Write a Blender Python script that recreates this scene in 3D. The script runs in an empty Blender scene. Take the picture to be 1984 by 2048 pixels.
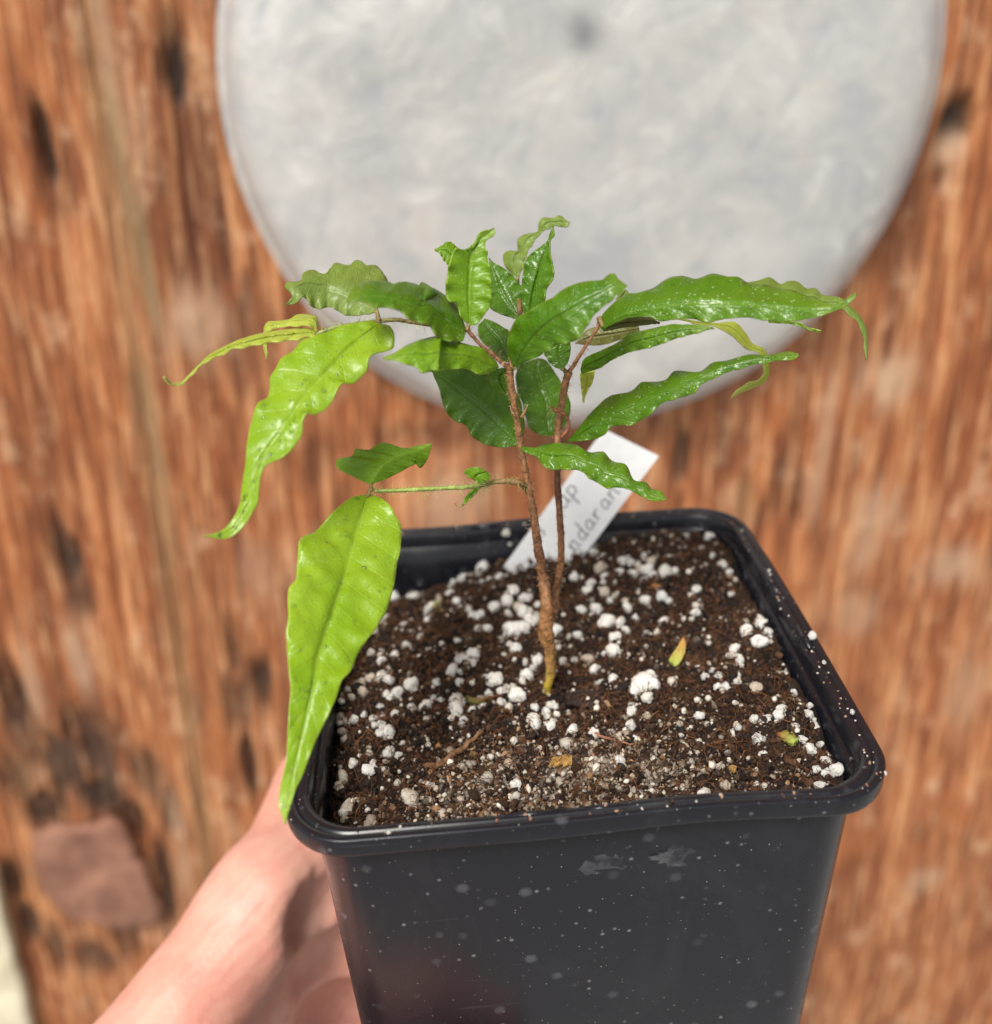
import bpy, bmesh, math, random
import numpy as np
from mathutils import Vector, Matrix, noise
random.seed(7); rng = np.random.default_rng(7)
sc = bpy.context.scene
C = sc.collection

# ------------------------------------------------------------------ camera
# Modelling space: centimetres, origin at the centre of the pot's rim; OFF lifts it to hand height in metres.
OFF = Vector((0, 0, 1.10))
FPX = 2040.0; CAM = np.array([-1.7347, -15.0527, 10.7501]); ANG = (1.07614686, 0.0434934478, -0.0739548863)
cam_d = bpy.data.cameras.new('camera'); cam = bpy.data.objects.new('camera', cam_d); C.objects.link(cam)
cam.location = Vector(CAM * .01) + OFF; cam.rotation_euler = ANG
cam_d.sensor_fit = 'HORIZONTAL'; cam_d.sensor_width = 36; cam_d.lens = 36 * FPX / 1984
cam_d.clip_start = .01; cam_d.clip_end = 100
cam_d.dof.use_dof = True; cam_d.dof.focus_distance = .163; cam_d.dof.aperture_fstop = 13
sc.camera = cam
# ------------------------------------------------------------------ sky, sun, exposure (bright overcast)
SUN_EL, SUN_AZ = math.radians(54), math.radians(212)      # azimuth from +Y, clockwise: behind the camera, to the left
w = bpy.data.worlds.new('World'); sc.world = w; w.use_nodes = True
nt = w.node_tree; nt.nodes.clear()
sky = nt.nodes.new('ShaderNodeTexSky'); sky.sky_type = 'NISHITA'; sky.sun_disc = False
sky.sun_elevation = SUN_EL; sky.sun_rotation = SUN_AZ; sky.dust_density = 3; sky.ozone_density = .6; sky.air_density = 1.2
hs = nt.nodes.new('ShaderNodeHueSaturation'); hs.inputs['Saturation'].default_value = .12
bg = nt.nodes.new('ShaderNodeBackground'); bg.inputs['Strength'].default_value = .115
out = nt.nodes.new('ShaderNodeOutputWorld')
nt.links.new(sky.outputs[0], hs.inputs['Color']); nt.links.new(hs.outputs[0], bg.inputs[0]); nt.links.new(bg.outputs[0], out.inputs[0])
sd = bpy.data.lights.new('sun', 'SUN'); sd.energy = 3.3; sd.angle = math.radians(20); sd.color = (1, .95, .88)
sun = bpy.data.objects.new('sun', sd); C.objects.link(sun); sun.location = (0, 0, 4)
dirv = Vector((math.sin(SUN_AZ) * math.cos(SUN_EL), math.cos(SUN_AZ) * math.cos(SUN_EL), math.sin(SUN_EL)))
sun.rotation_euler = (-dirv).to_track_quat('-Z', 'Y').to_euler()
sc.view_settings.view_transform = 'Standard'; sc.view_settings.look = 'None'; sc.view_settings.gamma = 1
sc.view_settings.exposure = .13

# ------------------------------------------------------------------ helpers
def euler_m(rx, ry, rz):
    cx, sx, cy, sy, cz, sz = math.cos(rx), math.sin(rx), math.cos(ry), math.sin(ry), math.cos(rz), math.sin(rz)
    return (np.array([[cz, -sz, 0], [sz, cz, 0], [0, 0, 1]]) @ np.array([[cy, 0, sy], [0, 1, 0], [-sy, 0, cy]])
            @ np.array([[1, 0, 0], [0, cx, -sx], [0, sx, cx]]))
RM = euler_m(*ANG)
def ray(p):
    p = np.atleast_2d(np.asarray(p, float))
    return np.stack([(p[:, 0] - 992) / FPX, -(p[:, 1] - 1024) / FPX, -np.ones(len(p))], -1) @ RM.T
def at_y(p, y):                       # the point of the place (cm) seen at photograph position p, y cm behind the rim's centre
    d = ray(p); t = (np.asarray(y, float) - CAM[1]) / d[:, 1]
    return CAM + d * t[:, None]
def at_z(p, z):
    d = ray(p); t = (z - CAM[2]) / d[:, 2]
    return CAM + d * t[:, None]
CROP = {'A': (300, 400, 3.165), 'B': (840, 400, 3.798), 'C': (1100, 480, 2.713), 'D': (520, 860, 2.45),
        'E': (940, 840, 3.266), 'F': (0, 0, .9572), 'G': (560, 1300, 2.62), 'H': (1160, 980, 2.713), 'O': (0, 0, 1)}
def P(s):                             # 'A 10,20 30,40 B 5,6' -> photograph positions measured on enlarged details
    o = []; k = 'O'
    for tok in s.split():
        if tok in CROP: k = tok
        else:
            x, y = map(float, tok.split(',')); c = CROP[k]; o.append((c[0] + x / c[2], c[1] + y / c[2]))
    return np.array(o)
def catmull(p, n=10):
    p = np.asarray(p, float); q = np.vstack([2 * p[0] - p[1], p, 2 * p[-1] - p[-2]]); o = []
    for i in range(1, len(q) - 2):
        for t in np.linspace(0, 1, n, endpoint=False):
            a, b, c, d = q[i - 1], q[i], q[i + 1], q[i + 2]
            o.append(.5 * ((2 * b) + (c - a) * t + (2 * a - 5 * b + 4 * c - d) * t * t + (3 * b - a - 3 * c + d) * t ** 3))
    o.append(p[-1]); return np.array(o)
def resample(p, n):
    p = np.asarray(p, float); d = np.r_[0, np.cumsum(np.linalg.norm(np.diff(p, axis=0), axis=1) + 1e-9)]
    t = np.linspace(0, d[-1], n)
    return np.stack([np.interp(t, d, p[:, i]) for i in range(p.shape[1])], -1)
def vnoise(p, seed=0):                # vectorised value noise, p (...,3) -> -1..1
    p = np.asarray(p, float); i = np.floor(p).astype(np.int64); f = p - i; f = f * f * (3 - 2 * f); r = 0
    for dx in (0, 1):
        for dy in (0, 1):
            for dz in (0, 1):
                h = ((i[..., 0] + dx) * 73856093) ^ ((i[..., 1] + dy) * 19349663) ^ ((i[..., 2] + dz) * 83492791) ^ (seed * 2654435)
                h = (h ^ (h >> 13)) * 1274126177 & 0x7fffffff; h = h ^ (h >> 15)
                v = (h % 10007) / 5003.5 - 1
                wt = (f[..., 0] if dx else 1 - f[..., 0]) * (f[..., 1] if dy else 1 - f[..., 1]) * (f[..., 2] if dz else 1 - f[..., 2])
                r = r + v * wt
    return r
def fbm(p, oct=4, seed=0):
    return sum(vnoise(np.asarray(p) * 2 ** k, seed + k) * .5 ** k for k in range(oct))

ORG = {}
def wpt(v): return np.asarray(v, float) * .01 + np.array(OFF)
def tag(o, label=None, cat=None, group=None, kind=None):
    if label: o['label'] = label
    if cat: o['category'] = cat
    if group: o['group'] = group
    if kind: o['kind'] = kind
    return o
def empty(name, loc_cm, label, cat, group=None, kind=None):
    o = bpy.data.objects.new(name, None); C.objects.link(o); o.location = wpt(loc_cm); o.empty_display_size = .01
    ORG[o] = wpt(loc_cm); return tag(o, label, cat, group, kind)
def mesh(name, v, f, mat, parent=None, org=None, smooth=True, uv=None, col=None, label=None, kind=None):
    V = wpt(v)
    if org is not None: og = wpt(org)
    elif parent is not None: og = ORG[parent]
    else: og = V.mean(0)
    me = bpy.data.meshes.new(name)
    f = f.tolist() if isinstance(f, np.ndarray) else f
    me.from_pydata((V - og).tolist(), [], f)
    if uv is not None:
        ul = me.uv_layers.new(name='UVMap'); li = np.empty(len(me.loops), int); me.loops.foreach_get('vertex_index', li)
        ul.data.foreach_set('uv', np.asarray(uv, float)[li].ravel())
    if col is not None:
        c = me.color_attributes.new('Col', 'FLOAT_COLOR', 'POINT'); cc = np.ones((len(V), 4)); cc[:, :3] = col
        c.data.foreach_set('color', cc.ravel())
    if smooth: me.polygons.foreach_set('use_smooth', [True] * len(me.polygons))
    me.materials.append(mat); me.update()
    o = bpy.data.objects.new(name, me); C.objects.link(o)
    if parent is not None:
        o.parent = parent; o.location = og - ORG[parent]
    else: o.location = og
    ORG[o] = og
    if label: o['label'] = label
    if kind: o['kind'] = kind
    return o
def grid_faces(n, m, closed=False):
    i = np.arange(n - 1)[:, None]; j = np.arange(m if closed else m - 1)[None]; a = i * m + j; b = i * m + (j + 1) % m
    return np.stack([a, b, b + m, a + m], -1).reshape(-1, 4)
def tube(pts, rad, k=8, n=None, wob=0, seed=0):
    pts = catmull(pts, 6) if len(pts) > 2 else np.asarray(pts, float)
    if n: pts = resample(pts, n)
    rad = np.interp(np.linspace(0, 1, len(pts)), np.linspace(0, 1, len(np.atleast_1d(rad))), np.atleast_1d(rad))
    T = np.gradient(pts, axis=0); T /= np.linalg.norm(T, axis=1)[:, None] + 1e-9
    up = np.array([.13, -1, .21]); S = np.cross(T, up); S /= np.linalg.norm(S, axis=1)[:, None] + 1e-9; U = np.cross(S, T)
    a = np.linspace(0, 2 * math.pi, k, endpoint=False)
    rr = rad[:, None] * np.ones(k)
    if wob:
        q = pts[:, None] + (S[:, None] * np.cos(a)[None, :, None] + U[:, None] * np.sin(a)[None, :, None]) * .1
        rr = rr * (1 + wob * fbm(q * np.array([14, 14, 9.]), 3, seed))
    v = pts[:, None] + S[:, None] * (np.cos(a)[None, :] * rr)[..., None] + U[:, None] * (np.sin(a)[None, :] * rr)[..., None]
    v = v.reshape(-1, 3); f = grid_faces(len(pts), k, True).tolist()
    f.append(list(range(k))[::-1]); f.append([(len(pts) - 1) * k + i for i in range(k)])
    return v, f
def join(parts):
    V = []; F = []; n = 0
    for v, f in parts:
        V.append(v); F += [[i + n for i in q] for q in (f.tolist() if isinstance(f, np.ndarray) else f)]; n += len(v)
    return np.vstack(V), F

# ------------------------------------------------------------------ materials
class NB:
    def __init__(s, name):
        s.m = bpy.data.materials.new(name); s.m.use_nodes = True; s.t = s.m.node_tree; s.b = s.t.nodes['Principled BSDF']
        s.tc = s.t.nodes.new('ShaderNodeTexCoord')
    def n(s, ty, **k):
        o = s.t.nodes.new('ShaderNode' + ty)
        for a, b in k.items():
            if hasattr(o, a) and a not in o.inputs: setattr(o, a, b)
            else: s.set(o.inputs[a.replace('_', ' ')], b)
        return o
    def set(s, i, v):
        if isinstance(v, bpy.types.NodeSocket): s.t.links.new(v, i)
        elif isinstance(v, tuple) and len(v) == 3 and i.type == 'RGBA': i.default_value = (*v, 1)
        else: i.default_value = v
    def map(s, scale=(1, 1, 1), src='Object', loc=(0, 0, 0), rot=(0, 0, 0)):
        o = s.n('Mapping'); s.set(o.inputs['Vector'], s.tc.outputs[src]); o.inputs['Scale'].default_value = scale
        o.inputs['Location'].default_value = loc; o.inputs['Rotation'].default_value = rot; return o.outputs[0]
    def noise(s, vec, scale, detail=4, rough=.5, dist=0):
        o = s.n('TexNoise', Vector=vec, Scale=scale, Detail=detail, Roughness=rough, Distortion=dist); return o.outputs['Fac']
    def ramp(s, fac, stops):
        o = s.n('ValToRGB', Fac=fac); e = o.color_ramp.elements
        while len(e) < len(stops): e.new(.5)
        for q, (p, c) in zip(e, stops): q.position = p; q.color = (*c, 1) if isinstance(c, tuple) else (c, c, c, 1)
        return o.outputs['Color']
    def mix(s, fac, a, b, mode='MIX'):
        o = s.n('Mix', data_type='RGBA', blend_type=mode); s.set(o.inputs[0], fac); s.set(o.inputs[6], a); s.set(o.inputs[7], b)
        return o.outputs[2]
    def math(s, op, a, b=0.):
        o = s.n('Math', operation=op); s.set(o.inputs[0], a); s.set(o.inputs[1], b); return o.outputs[0]
    def bump(s, h, strength=.3, dist=.001, normal=None):
        o = s.n('Bump', Height=h, Strength=strength, Distance=dist)
        if normal: s.set(o.inputs['Normal'], normal)
        return o.outputs[0]
    def done(s, **k):
        for a, b in k.items(): s.set(s.b.inputs[a.replace('_', ' ')], b)
        return s.m

def wood_mat():
    a = NB('weathered_stained_wood'); info = a.n('ObjectInfo')
    off = a.n('Combine' + 'XYZ', X=a.math('MULTIPLY', info.outputs['Random'], 9.0), Z=a.math('MULTIPLY', info.outputs['Random'], 31.0))
    # grain runs with the plank: UV u across (m), v along (m)
    base = a.n('VectorMath', operation='ADD'); a.set(base.inputs[0], a.tc.outputs['UV']); a.set(base.inputs[1], off.outputs[0])
    def sc_(x, y):
        m = a.n('Mapping'); a.set(m.inputs['Vector'], base.outputs[0]); m.inputs['Scale'].default_value = (x, y, 1); return m.outputs[0]
    broad = a.noise(sc_(9, 2.2), 1.6, 4, .6, .6)
    streak = a.noise(sc_(56, 4), 1.5, 6, .66, .5)
    fine = a.noise(sc_(300, 18), 1.2, 5, .66, .3)
    patch = a.noise(sc_(46, 20), 1.5, 6, .72, .1)
    c = a.ramp(streak, [(.28, (.11, .030, .008)), (.42, (.27, .070, .020)), (.56, (.47, .150, .045)), (.70, (.76, .375, .17))])
    c = a.mix(a.ramp(broad, [(.38, 0.), (.66, .6)]), c, (.54, .22, .085)); c = a.mix(a.ramp(a.noise(sc_(14, 3), 1.4, 4, .6, .5), [(.50, 0.), (.72, .65)]), c, (.20, .062, .022))
    c = a.mix(a.ramp(fine, [(.38, .8), (.52, 0.)]), c, (.15, .045, .018)); c = a.mix(a.ramp(fine, [(.52, 0.), (.64, .6)]), c, (.80, .45, .22))
    c = a.mix(a.ramp(patch, [(.55, 0.), (.70, .6)]), c, (.82, .53, .32))
    c = a.mix(a.ramp(a.noise(sc_(22, 6), 1.3, 4, .6, 1), [(.60, 0.), (.76, .5)]), c, (.17, .10, .055))
    col = a.n('VertexColor', layer_name='Col').outputs[0]
    sp = a.n('SeparateColor', Color=col)
    c = a.mix(sp.outputs[0], c, a.mix(a.ramp(fine, [(.4, 0.), (.65, 1.)]), (.022, .014, .010), (.085, .052, .036)))   # knots, rot, painted shade
    c = a.mix(sp.outputs[1], c, a.mix(streak, (.72, .46, .30), (.42, .27, .16)))                              # bare pale fibres
    c = a.mix(sp.outputs[2], c, (.30, .22, .11))                                                         # greenish weathering
    h = a.math('ADD', a.math('MULTIPLY', fine, .6), a.math('ADD', a.math('MULTIPLY', streak, 1.), a.math('MULTIPLY', patch, .8)))
    return a.done(Base_Color=c, Roughness=a.ramp(patch, [(.3, .62), (.8, .42)]), Normal=a.bump(h, .9, .0035), Specular_IOR_Level=.45)

def leaf_mat(name, top, dark, pale, under=None, gloss=.32, trans=.35, speck=1.):
    a = NB(name); uv = a.n('SeparateXYZ', Vector=a.tc.outputs['UV'])
    s_ = a.math('ABSOLUTE', a.math('SUBTRACT', uv.outputs[0], .5))            # 0 at midrib .. .5 at margin
    vein = a.math('FRACT', a.math('SUBTRACT', a.math('MULTIPLY', uv.outputs[1], 13.), a.math('MULTIPLY', s_, 2.6)))
    vein = a.math('ABSOLUTE', a.math('SUBTRACT', vein, .5))
    vm = a.ramp(vein, [(.0, 1.), (.07, 0.)]); mid = a.ramp(s_, [(.004, 1.), (.022, 0.)])
    n1 = a.noise(a.map((1, 1, 1)), 90, 4, .6); n2 = a.noise(a.map((1, 1, 1)), 900, 3, .6)
    c = a.mix(a.ramp(n1, [(.3, 0.), (.7, 1.)]), dark, top)
    c = a.mix(a.math('MULTIPLY', vm, .10), c, pale); c = a.mix(a.math('MULTIPLY', mid, .35), c, pale)
    c = a.mix(a.ramp(s_, [(.46, 0.), (.5, .6)]), c, pale)
    # fresh yellow-green towards the tip
    c = a.mix(a.ramp(uv.outputs[1], [(.8, 0.), (1., .45)]), c, pale); c = a.mix(a.ramp(a.noise(a.map(), 24, 3, .6), [(.5, 0.), (.75, .35)]), c, pale)
    c = a.mix(a.ramp(n2, [(.62, 0.), (.72, .25 * speck)]), c, pale)
    glints = a.n('TexVoronoi', Vector=a.map((1, 1, 1)), Scale=1050.).outputs['Distance']
    c = a.mix(a.math('MULTIPLY', a.ramp(glints, [(.10, .55 * speck), (.24, 0.)]), a.ramp(a.noise(a.map(), 70, 3), [(.42, 0.), (.6, 1.)])), c, (.62, .78, .42))  # pale dots in the colour paint the glitter of tiny droplets
    if under: 
        g = a.n('NewGeometry'); c = a.mix(g.outputs['Backfacing'], c, under)
    tiny = a.n('TexVoronoi', Vector=a.map((1, 1, 1)), Scale=1500.).outputs['Distance']
    h = a.math('ADD', a.math('MULTIPLY', a.math('SUBTRACT', 1., vm), .25), a.math('ADD', a.math('MULTIPLY', n2, .8 * speck), a.math('MULTIPLY', n1, 1.1)))
    h = a.math('ADD', h, a.math('MULTIPLY', a.ramp(tiny, [(.0, 1.), (.35, 0.)]), .5 * speck))
    nrm = a.bump(h, .7, .00026)
    a.done(Base_Color=c, Roughness=gloss, Normal=nrm, Specular_IOR_Level=.5, Coat_Weight=.25, Coat_Roughness=.2)
    tr = a.n('BsdfTranslucent', Color=a.mix(.6, c, (.55, .85, .08), 'MULTIPLY') if False else c, Normal=nrm)
    mx = a.n('MixShader', Fac=trans); a.set(mx.inputs[1], a.b.outputs[0]); a.set(mx.inputs[2], tr.outputs[0])
    a.set(a.t.nodes['Material Output'].inputs[0], mx.outputs[0]); return a.m
def attr_mat(name, rough=.7, bump=.3, bs=400., spec=.4, vary=.25, sss=0):
    a = NB(name); col = a.n('VertexColor', layer_name='Col').outputs[0]; n = a.noise(a.map(), bs, 4, .6)
    c = a.mix(vary, col, a.ramp(n, [(.3, .02), (.7, 1.)]), 'MULTIPLY') if vary else col
    return a.done(Base_Color=c, Roughness=rough, Normal=a.bump(n, bump, .0006), Specular_IOR_Level=spec, Subsurface_Weight=sss)
def plain_mat(name, c1, c2, scale=200., rough=.6, bump=.3, dist=.0005, spec=.5, metal=0., detail=4):
    a = NB(name); n = a.noise(a.map(), scale, detail, .6)
    return a.done(Base_Color=a.mix(a.ramp(n, [(.35, 0.), (.65, 1.)]), c1, c2), Roughness=rough, Normal=a.bump(n, bump, dist), Specular_IOR_Level=spec, Metallic=metal)

def pot_mat():
    a = NB('dusty_black_plastic')
    def spots(scale, r0, r1, keep, seed):
        v = a.n('TexVoronoi', Vector=a.map((1, 1, 1), loc=(seed, seed * 2, 0)), Scale=scale); 
        wn = a.n('SeparateColor', Color=v.outputs['Color'])
        rag = a.math('ADD', v.outputs['Distance'], a.math('MULTIPLY', a.math('SUBTRACT', a.noise(a.map(), scale * 6, 3), .5), .12))
        return a.math('MULTIPLY', a.ramp(rag, [(r0, 1.), (r1, 0.)]), a.ramp(wn.outputs[0], [(keep, 0.), (keep + .25, 1.)]))
    big = spots(210., .12, .26, .62, .3); mid = spots(480., .08, .2, .66, 1.7); tiny = spots(1100., .07, .15, .70, 2.9)
    film = a.ramp(a.noise(a.map((1, 1, .5)), 55, 7, .7, .8), [(.5, 0.), (.76, .45)])
    sc_ = a.ramp(a.noise(a.map((9, 9, 260)), 3, 3, .5), [(.68, 0.), (.72, .25)])
    c = a.mix(film, (.0085, .009, .0135), (.034, .035, .041))
    c = a.mix(a.math('MULTIPLY', big, .17), c, (.33, .34, .37)); c = a.mix(a.math('MULTIPLY', mid, .35), c, (.45, .44, .44))
    c = a.mix(a.math('MULTIPLY', tiny, a.math('MULTIPLY', a.noise(a.map(), 130, 2), 1.1)), c, (.58, .52, .43)); c = a.mix(sc_, c, (.09, .09, .10))
    h = a.math('ADD', a.math('MULTIPLY', a.noise(a.map(), 700, 3), .3), a.math('MULTIPLY', big, .4))
    return a.done(Base_Color=c, Roughness=a.math('ADD', .25, a.math('MULTIPLY', film, .6)), Normal=a.bump(h, .12, .0003), Specular_IOR_Level=.4)

def metal_mat():
    a = NB('scuffed_aluminium'); n1 = a.noise(a.map(), 15, 6, .68, .6); n2 = a.noise(a.map(rot=(0, .7, 0)), 42, 6, .7, .6)
    n3 = a.noise(a.map(), 300, 4, .6)
    c = a.ramp(n1, [(.3, (.46, .47, .485)), (.5, (.585, .575, .55)), (.7, (.72, .70, .65))])
    c = a.mix(a.ramp(n2, [(.3, .75), (.5, 0.)]), c, (.42, .44, .465)); c = a.mix(a.ramp(n2, [(.54, 0.), (.70, .75)]), c, (.84, .82, .77))
    c = a.mix(a.ramp(a.noise(a.map(), 60, 4, .6), [(.62, 0.), (.76, .4)]), c, (.70, .56, .44))
    col = a.n('SeparateColor', Color=a.n('VertexColor', layer_name='Col').outputs[0])
    c = a.mix(col.outputs[0], c, (.10, .11, .13))
    return a.done(Base_Color=c, Metallic=.4, Roughness=a.ramp(n2, [(.3, .5), (.7, .38)]), Normal=a.bump(a.math('ADD', n2, a.math('MULTIPLY', n3, .15)), .5, .0025), Specular_IOR_Level=.5)

def skin_mat():
    a = NB('skin'); n1 = a.noise(a.map(), 38, 4, .6, .4); n2 = a.noise(a.map((1, 1, 1)), 160, 4, .6)
    cells = a.n('TexVoronoi', Vector=a.map((1, .55, 1), rot=(.3, .9, .4)), Scale=750.); cells.feature = 'DISTANCE_TO_EDGE'
    wr = a.n('TexWave', Vector=a.map((1, 1, 1), rot=(.5, -.85, .2)), Scale=120., Distortion=5., Detail=3.); 
    c = a.mix(a.ramp(n1, [(.35, 0.), (.65, 1.)]), (.64, .31, .235), (.74, .41, .32))
    c = a.mix(a.ramp(n2, [(.50, 0.), (.72, .35)]), c, (.62, .21, .18)); c = a.mix(a.ramp(a.noise(a.map((1, 1, 1), rot=(.4, .2, 0)), 75, 4, .65, .8), [(.52, 0.), (.7, .25)]), c, (.84, .55, .45))
    h = a.math('ADD', a.math('MULTIPLY', a.ramp(cells.outputs['Distance'], [(0., 0.), (.12, 1.)]), .12), a.math('ADD', a.math('MULTIPLY', wr.outputs['Fac'], .35), a.math('MULTIPLY', n2, 1.)))
    return a.done(Base_Color=c, Roughness=.45, Normal=a.bump(h, .35, .0005), Subsurface_Weight=.3, Subsurface_Radius=(.01, .004, .002), Subsurface_Scale=.4, Specular_IOR_Level=.4)

M = {}
M['wood'] = wood_mat(); M['pot'] = pot_mat(); M['metal'] = metal_mat(); M['skin'] = skin_mat()
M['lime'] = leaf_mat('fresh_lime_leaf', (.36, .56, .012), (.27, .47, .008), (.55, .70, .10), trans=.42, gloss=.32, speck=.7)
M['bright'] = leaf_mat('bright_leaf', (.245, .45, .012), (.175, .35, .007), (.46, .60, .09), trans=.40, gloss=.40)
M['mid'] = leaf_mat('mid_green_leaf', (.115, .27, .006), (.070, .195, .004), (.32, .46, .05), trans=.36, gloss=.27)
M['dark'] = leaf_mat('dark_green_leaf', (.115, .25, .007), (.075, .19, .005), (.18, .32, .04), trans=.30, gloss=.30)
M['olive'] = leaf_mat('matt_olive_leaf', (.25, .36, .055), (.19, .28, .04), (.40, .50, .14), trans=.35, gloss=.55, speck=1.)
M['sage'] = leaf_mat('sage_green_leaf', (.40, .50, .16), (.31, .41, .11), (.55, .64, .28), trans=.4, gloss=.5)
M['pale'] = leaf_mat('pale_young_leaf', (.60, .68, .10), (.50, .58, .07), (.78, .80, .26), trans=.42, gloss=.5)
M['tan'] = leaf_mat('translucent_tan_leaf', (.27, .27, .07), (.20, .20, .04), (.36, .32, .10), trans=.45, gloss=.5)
M['stem'] = attr_mat('hairy_bark', .5, 1., 900., .5, .6)
M['soil'] = attr_mat('moist_soil', .85, .7, 900., .25, .4)
M['crumb'] = attr_mat('soil_crumbs', .7, .5, 1500., .35, .3)
M['fibre'] = attr_mat('coir_fibres', .6, .2, 1500., .35, .1)
M['sand'] = attr_mat('sand_grains', .5, .3, 2000., .45, .15)
M['litter'] = attr_mat('dry_plant_litter', .6, .4, 900., .3, .25)
def perlite_mat(name, ca, cb, stain):
    a = NB(name); r = a.n('ObjectInfo').outputs['Random']; n = a.noise(a.map(src='Generated'), 3.5, 4, .65); n2 = a.noise(a.map(src='Generated'), 9., 4, .7)
    c = a.mix(r, ca, cb); c = a.mix(a.ramp(n, [(.5 - stain * .1, 0.), (.78, .55)]), c, (.50, .38, .27)); c = a.mix(a.ramp(n2, [(.60, 0.), (.80, .45)]), c, (.36, .27, .19))
    return a.done(Base_Color=c, Roughness=.85, Normal=a.bump(a.math('ADD', n, a.math('MULTIPLY', n2, .8)), 1., .0006), Specular_IOR_Level=.25)
M['perlite'] = perlite_mat('perlite_foam', (.96, .945, .90), (.92, .89, .81), -.6)
M['perlite_dull'] = perlite_mat('soiled_perlite', (.80, .72, .60), (.62, .53, .42), .5)
M['card'] = plain_mat('white_plastic_tag', (.80, .80, .80), (.86, .86, .86), 300., .45, .08, .0002)
M['ink'] = plain_mat('grey_pencil', (.09, .09, .11), (.22, .22, .26), 900., .6, .1)
M['stone'] = plain_mat('brown_iron_plate', (.19, .085, .055), (.36, .18, .12), 45., .7, .8, .003, .3)
M['plaster'] = plain_mat('pale_cream_render', (.62, .55, .38), (.76, .70, .52), 40., .8, .5, .002)
M['ground'] = plain_mat('pale_paving', (.28, .28, .27), (.38, .38, .375), 6., .85, .5, .004)
wm = NB('water'); fr = wm.n('Fresnel', IOR=1.45); gl = wm.n('BsdfGlossy', Roughness=.04); tp = wm.n('BsdfTransparent', Color=(.93, .97, .88))
mxw = wm.n('MixShader', Fac=wm.math('ADD', wm.math('MULTIPLY', fr.outputs[0], 1.2), .05)); wm.set(mxw.inputs[1], tp.outputs[0]); wm.set(mxw.inputs[2], gl.outputs[0])
wm.set(wm.t.nodes['Material Output'].inputs[0], mxw.outputs[0]); M['water'] = wm.m

# ------------------------------------------------------------------ ground
def plane(name, x0, x1, y0, y1, z, mat, **k):
    v = np.array([[x0, y0, z], [x1, y0, z], [x1, y1, z], [x0, y1, z]], float)
    return mesh(name, v, [[0, 1, 2, 3]], mat, smooth=False, org=v.mean(0))
g = plane('ground', -2000, 2000, -3000, 60, -110, M['ground']); tag(g, kind='structure')

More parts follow.
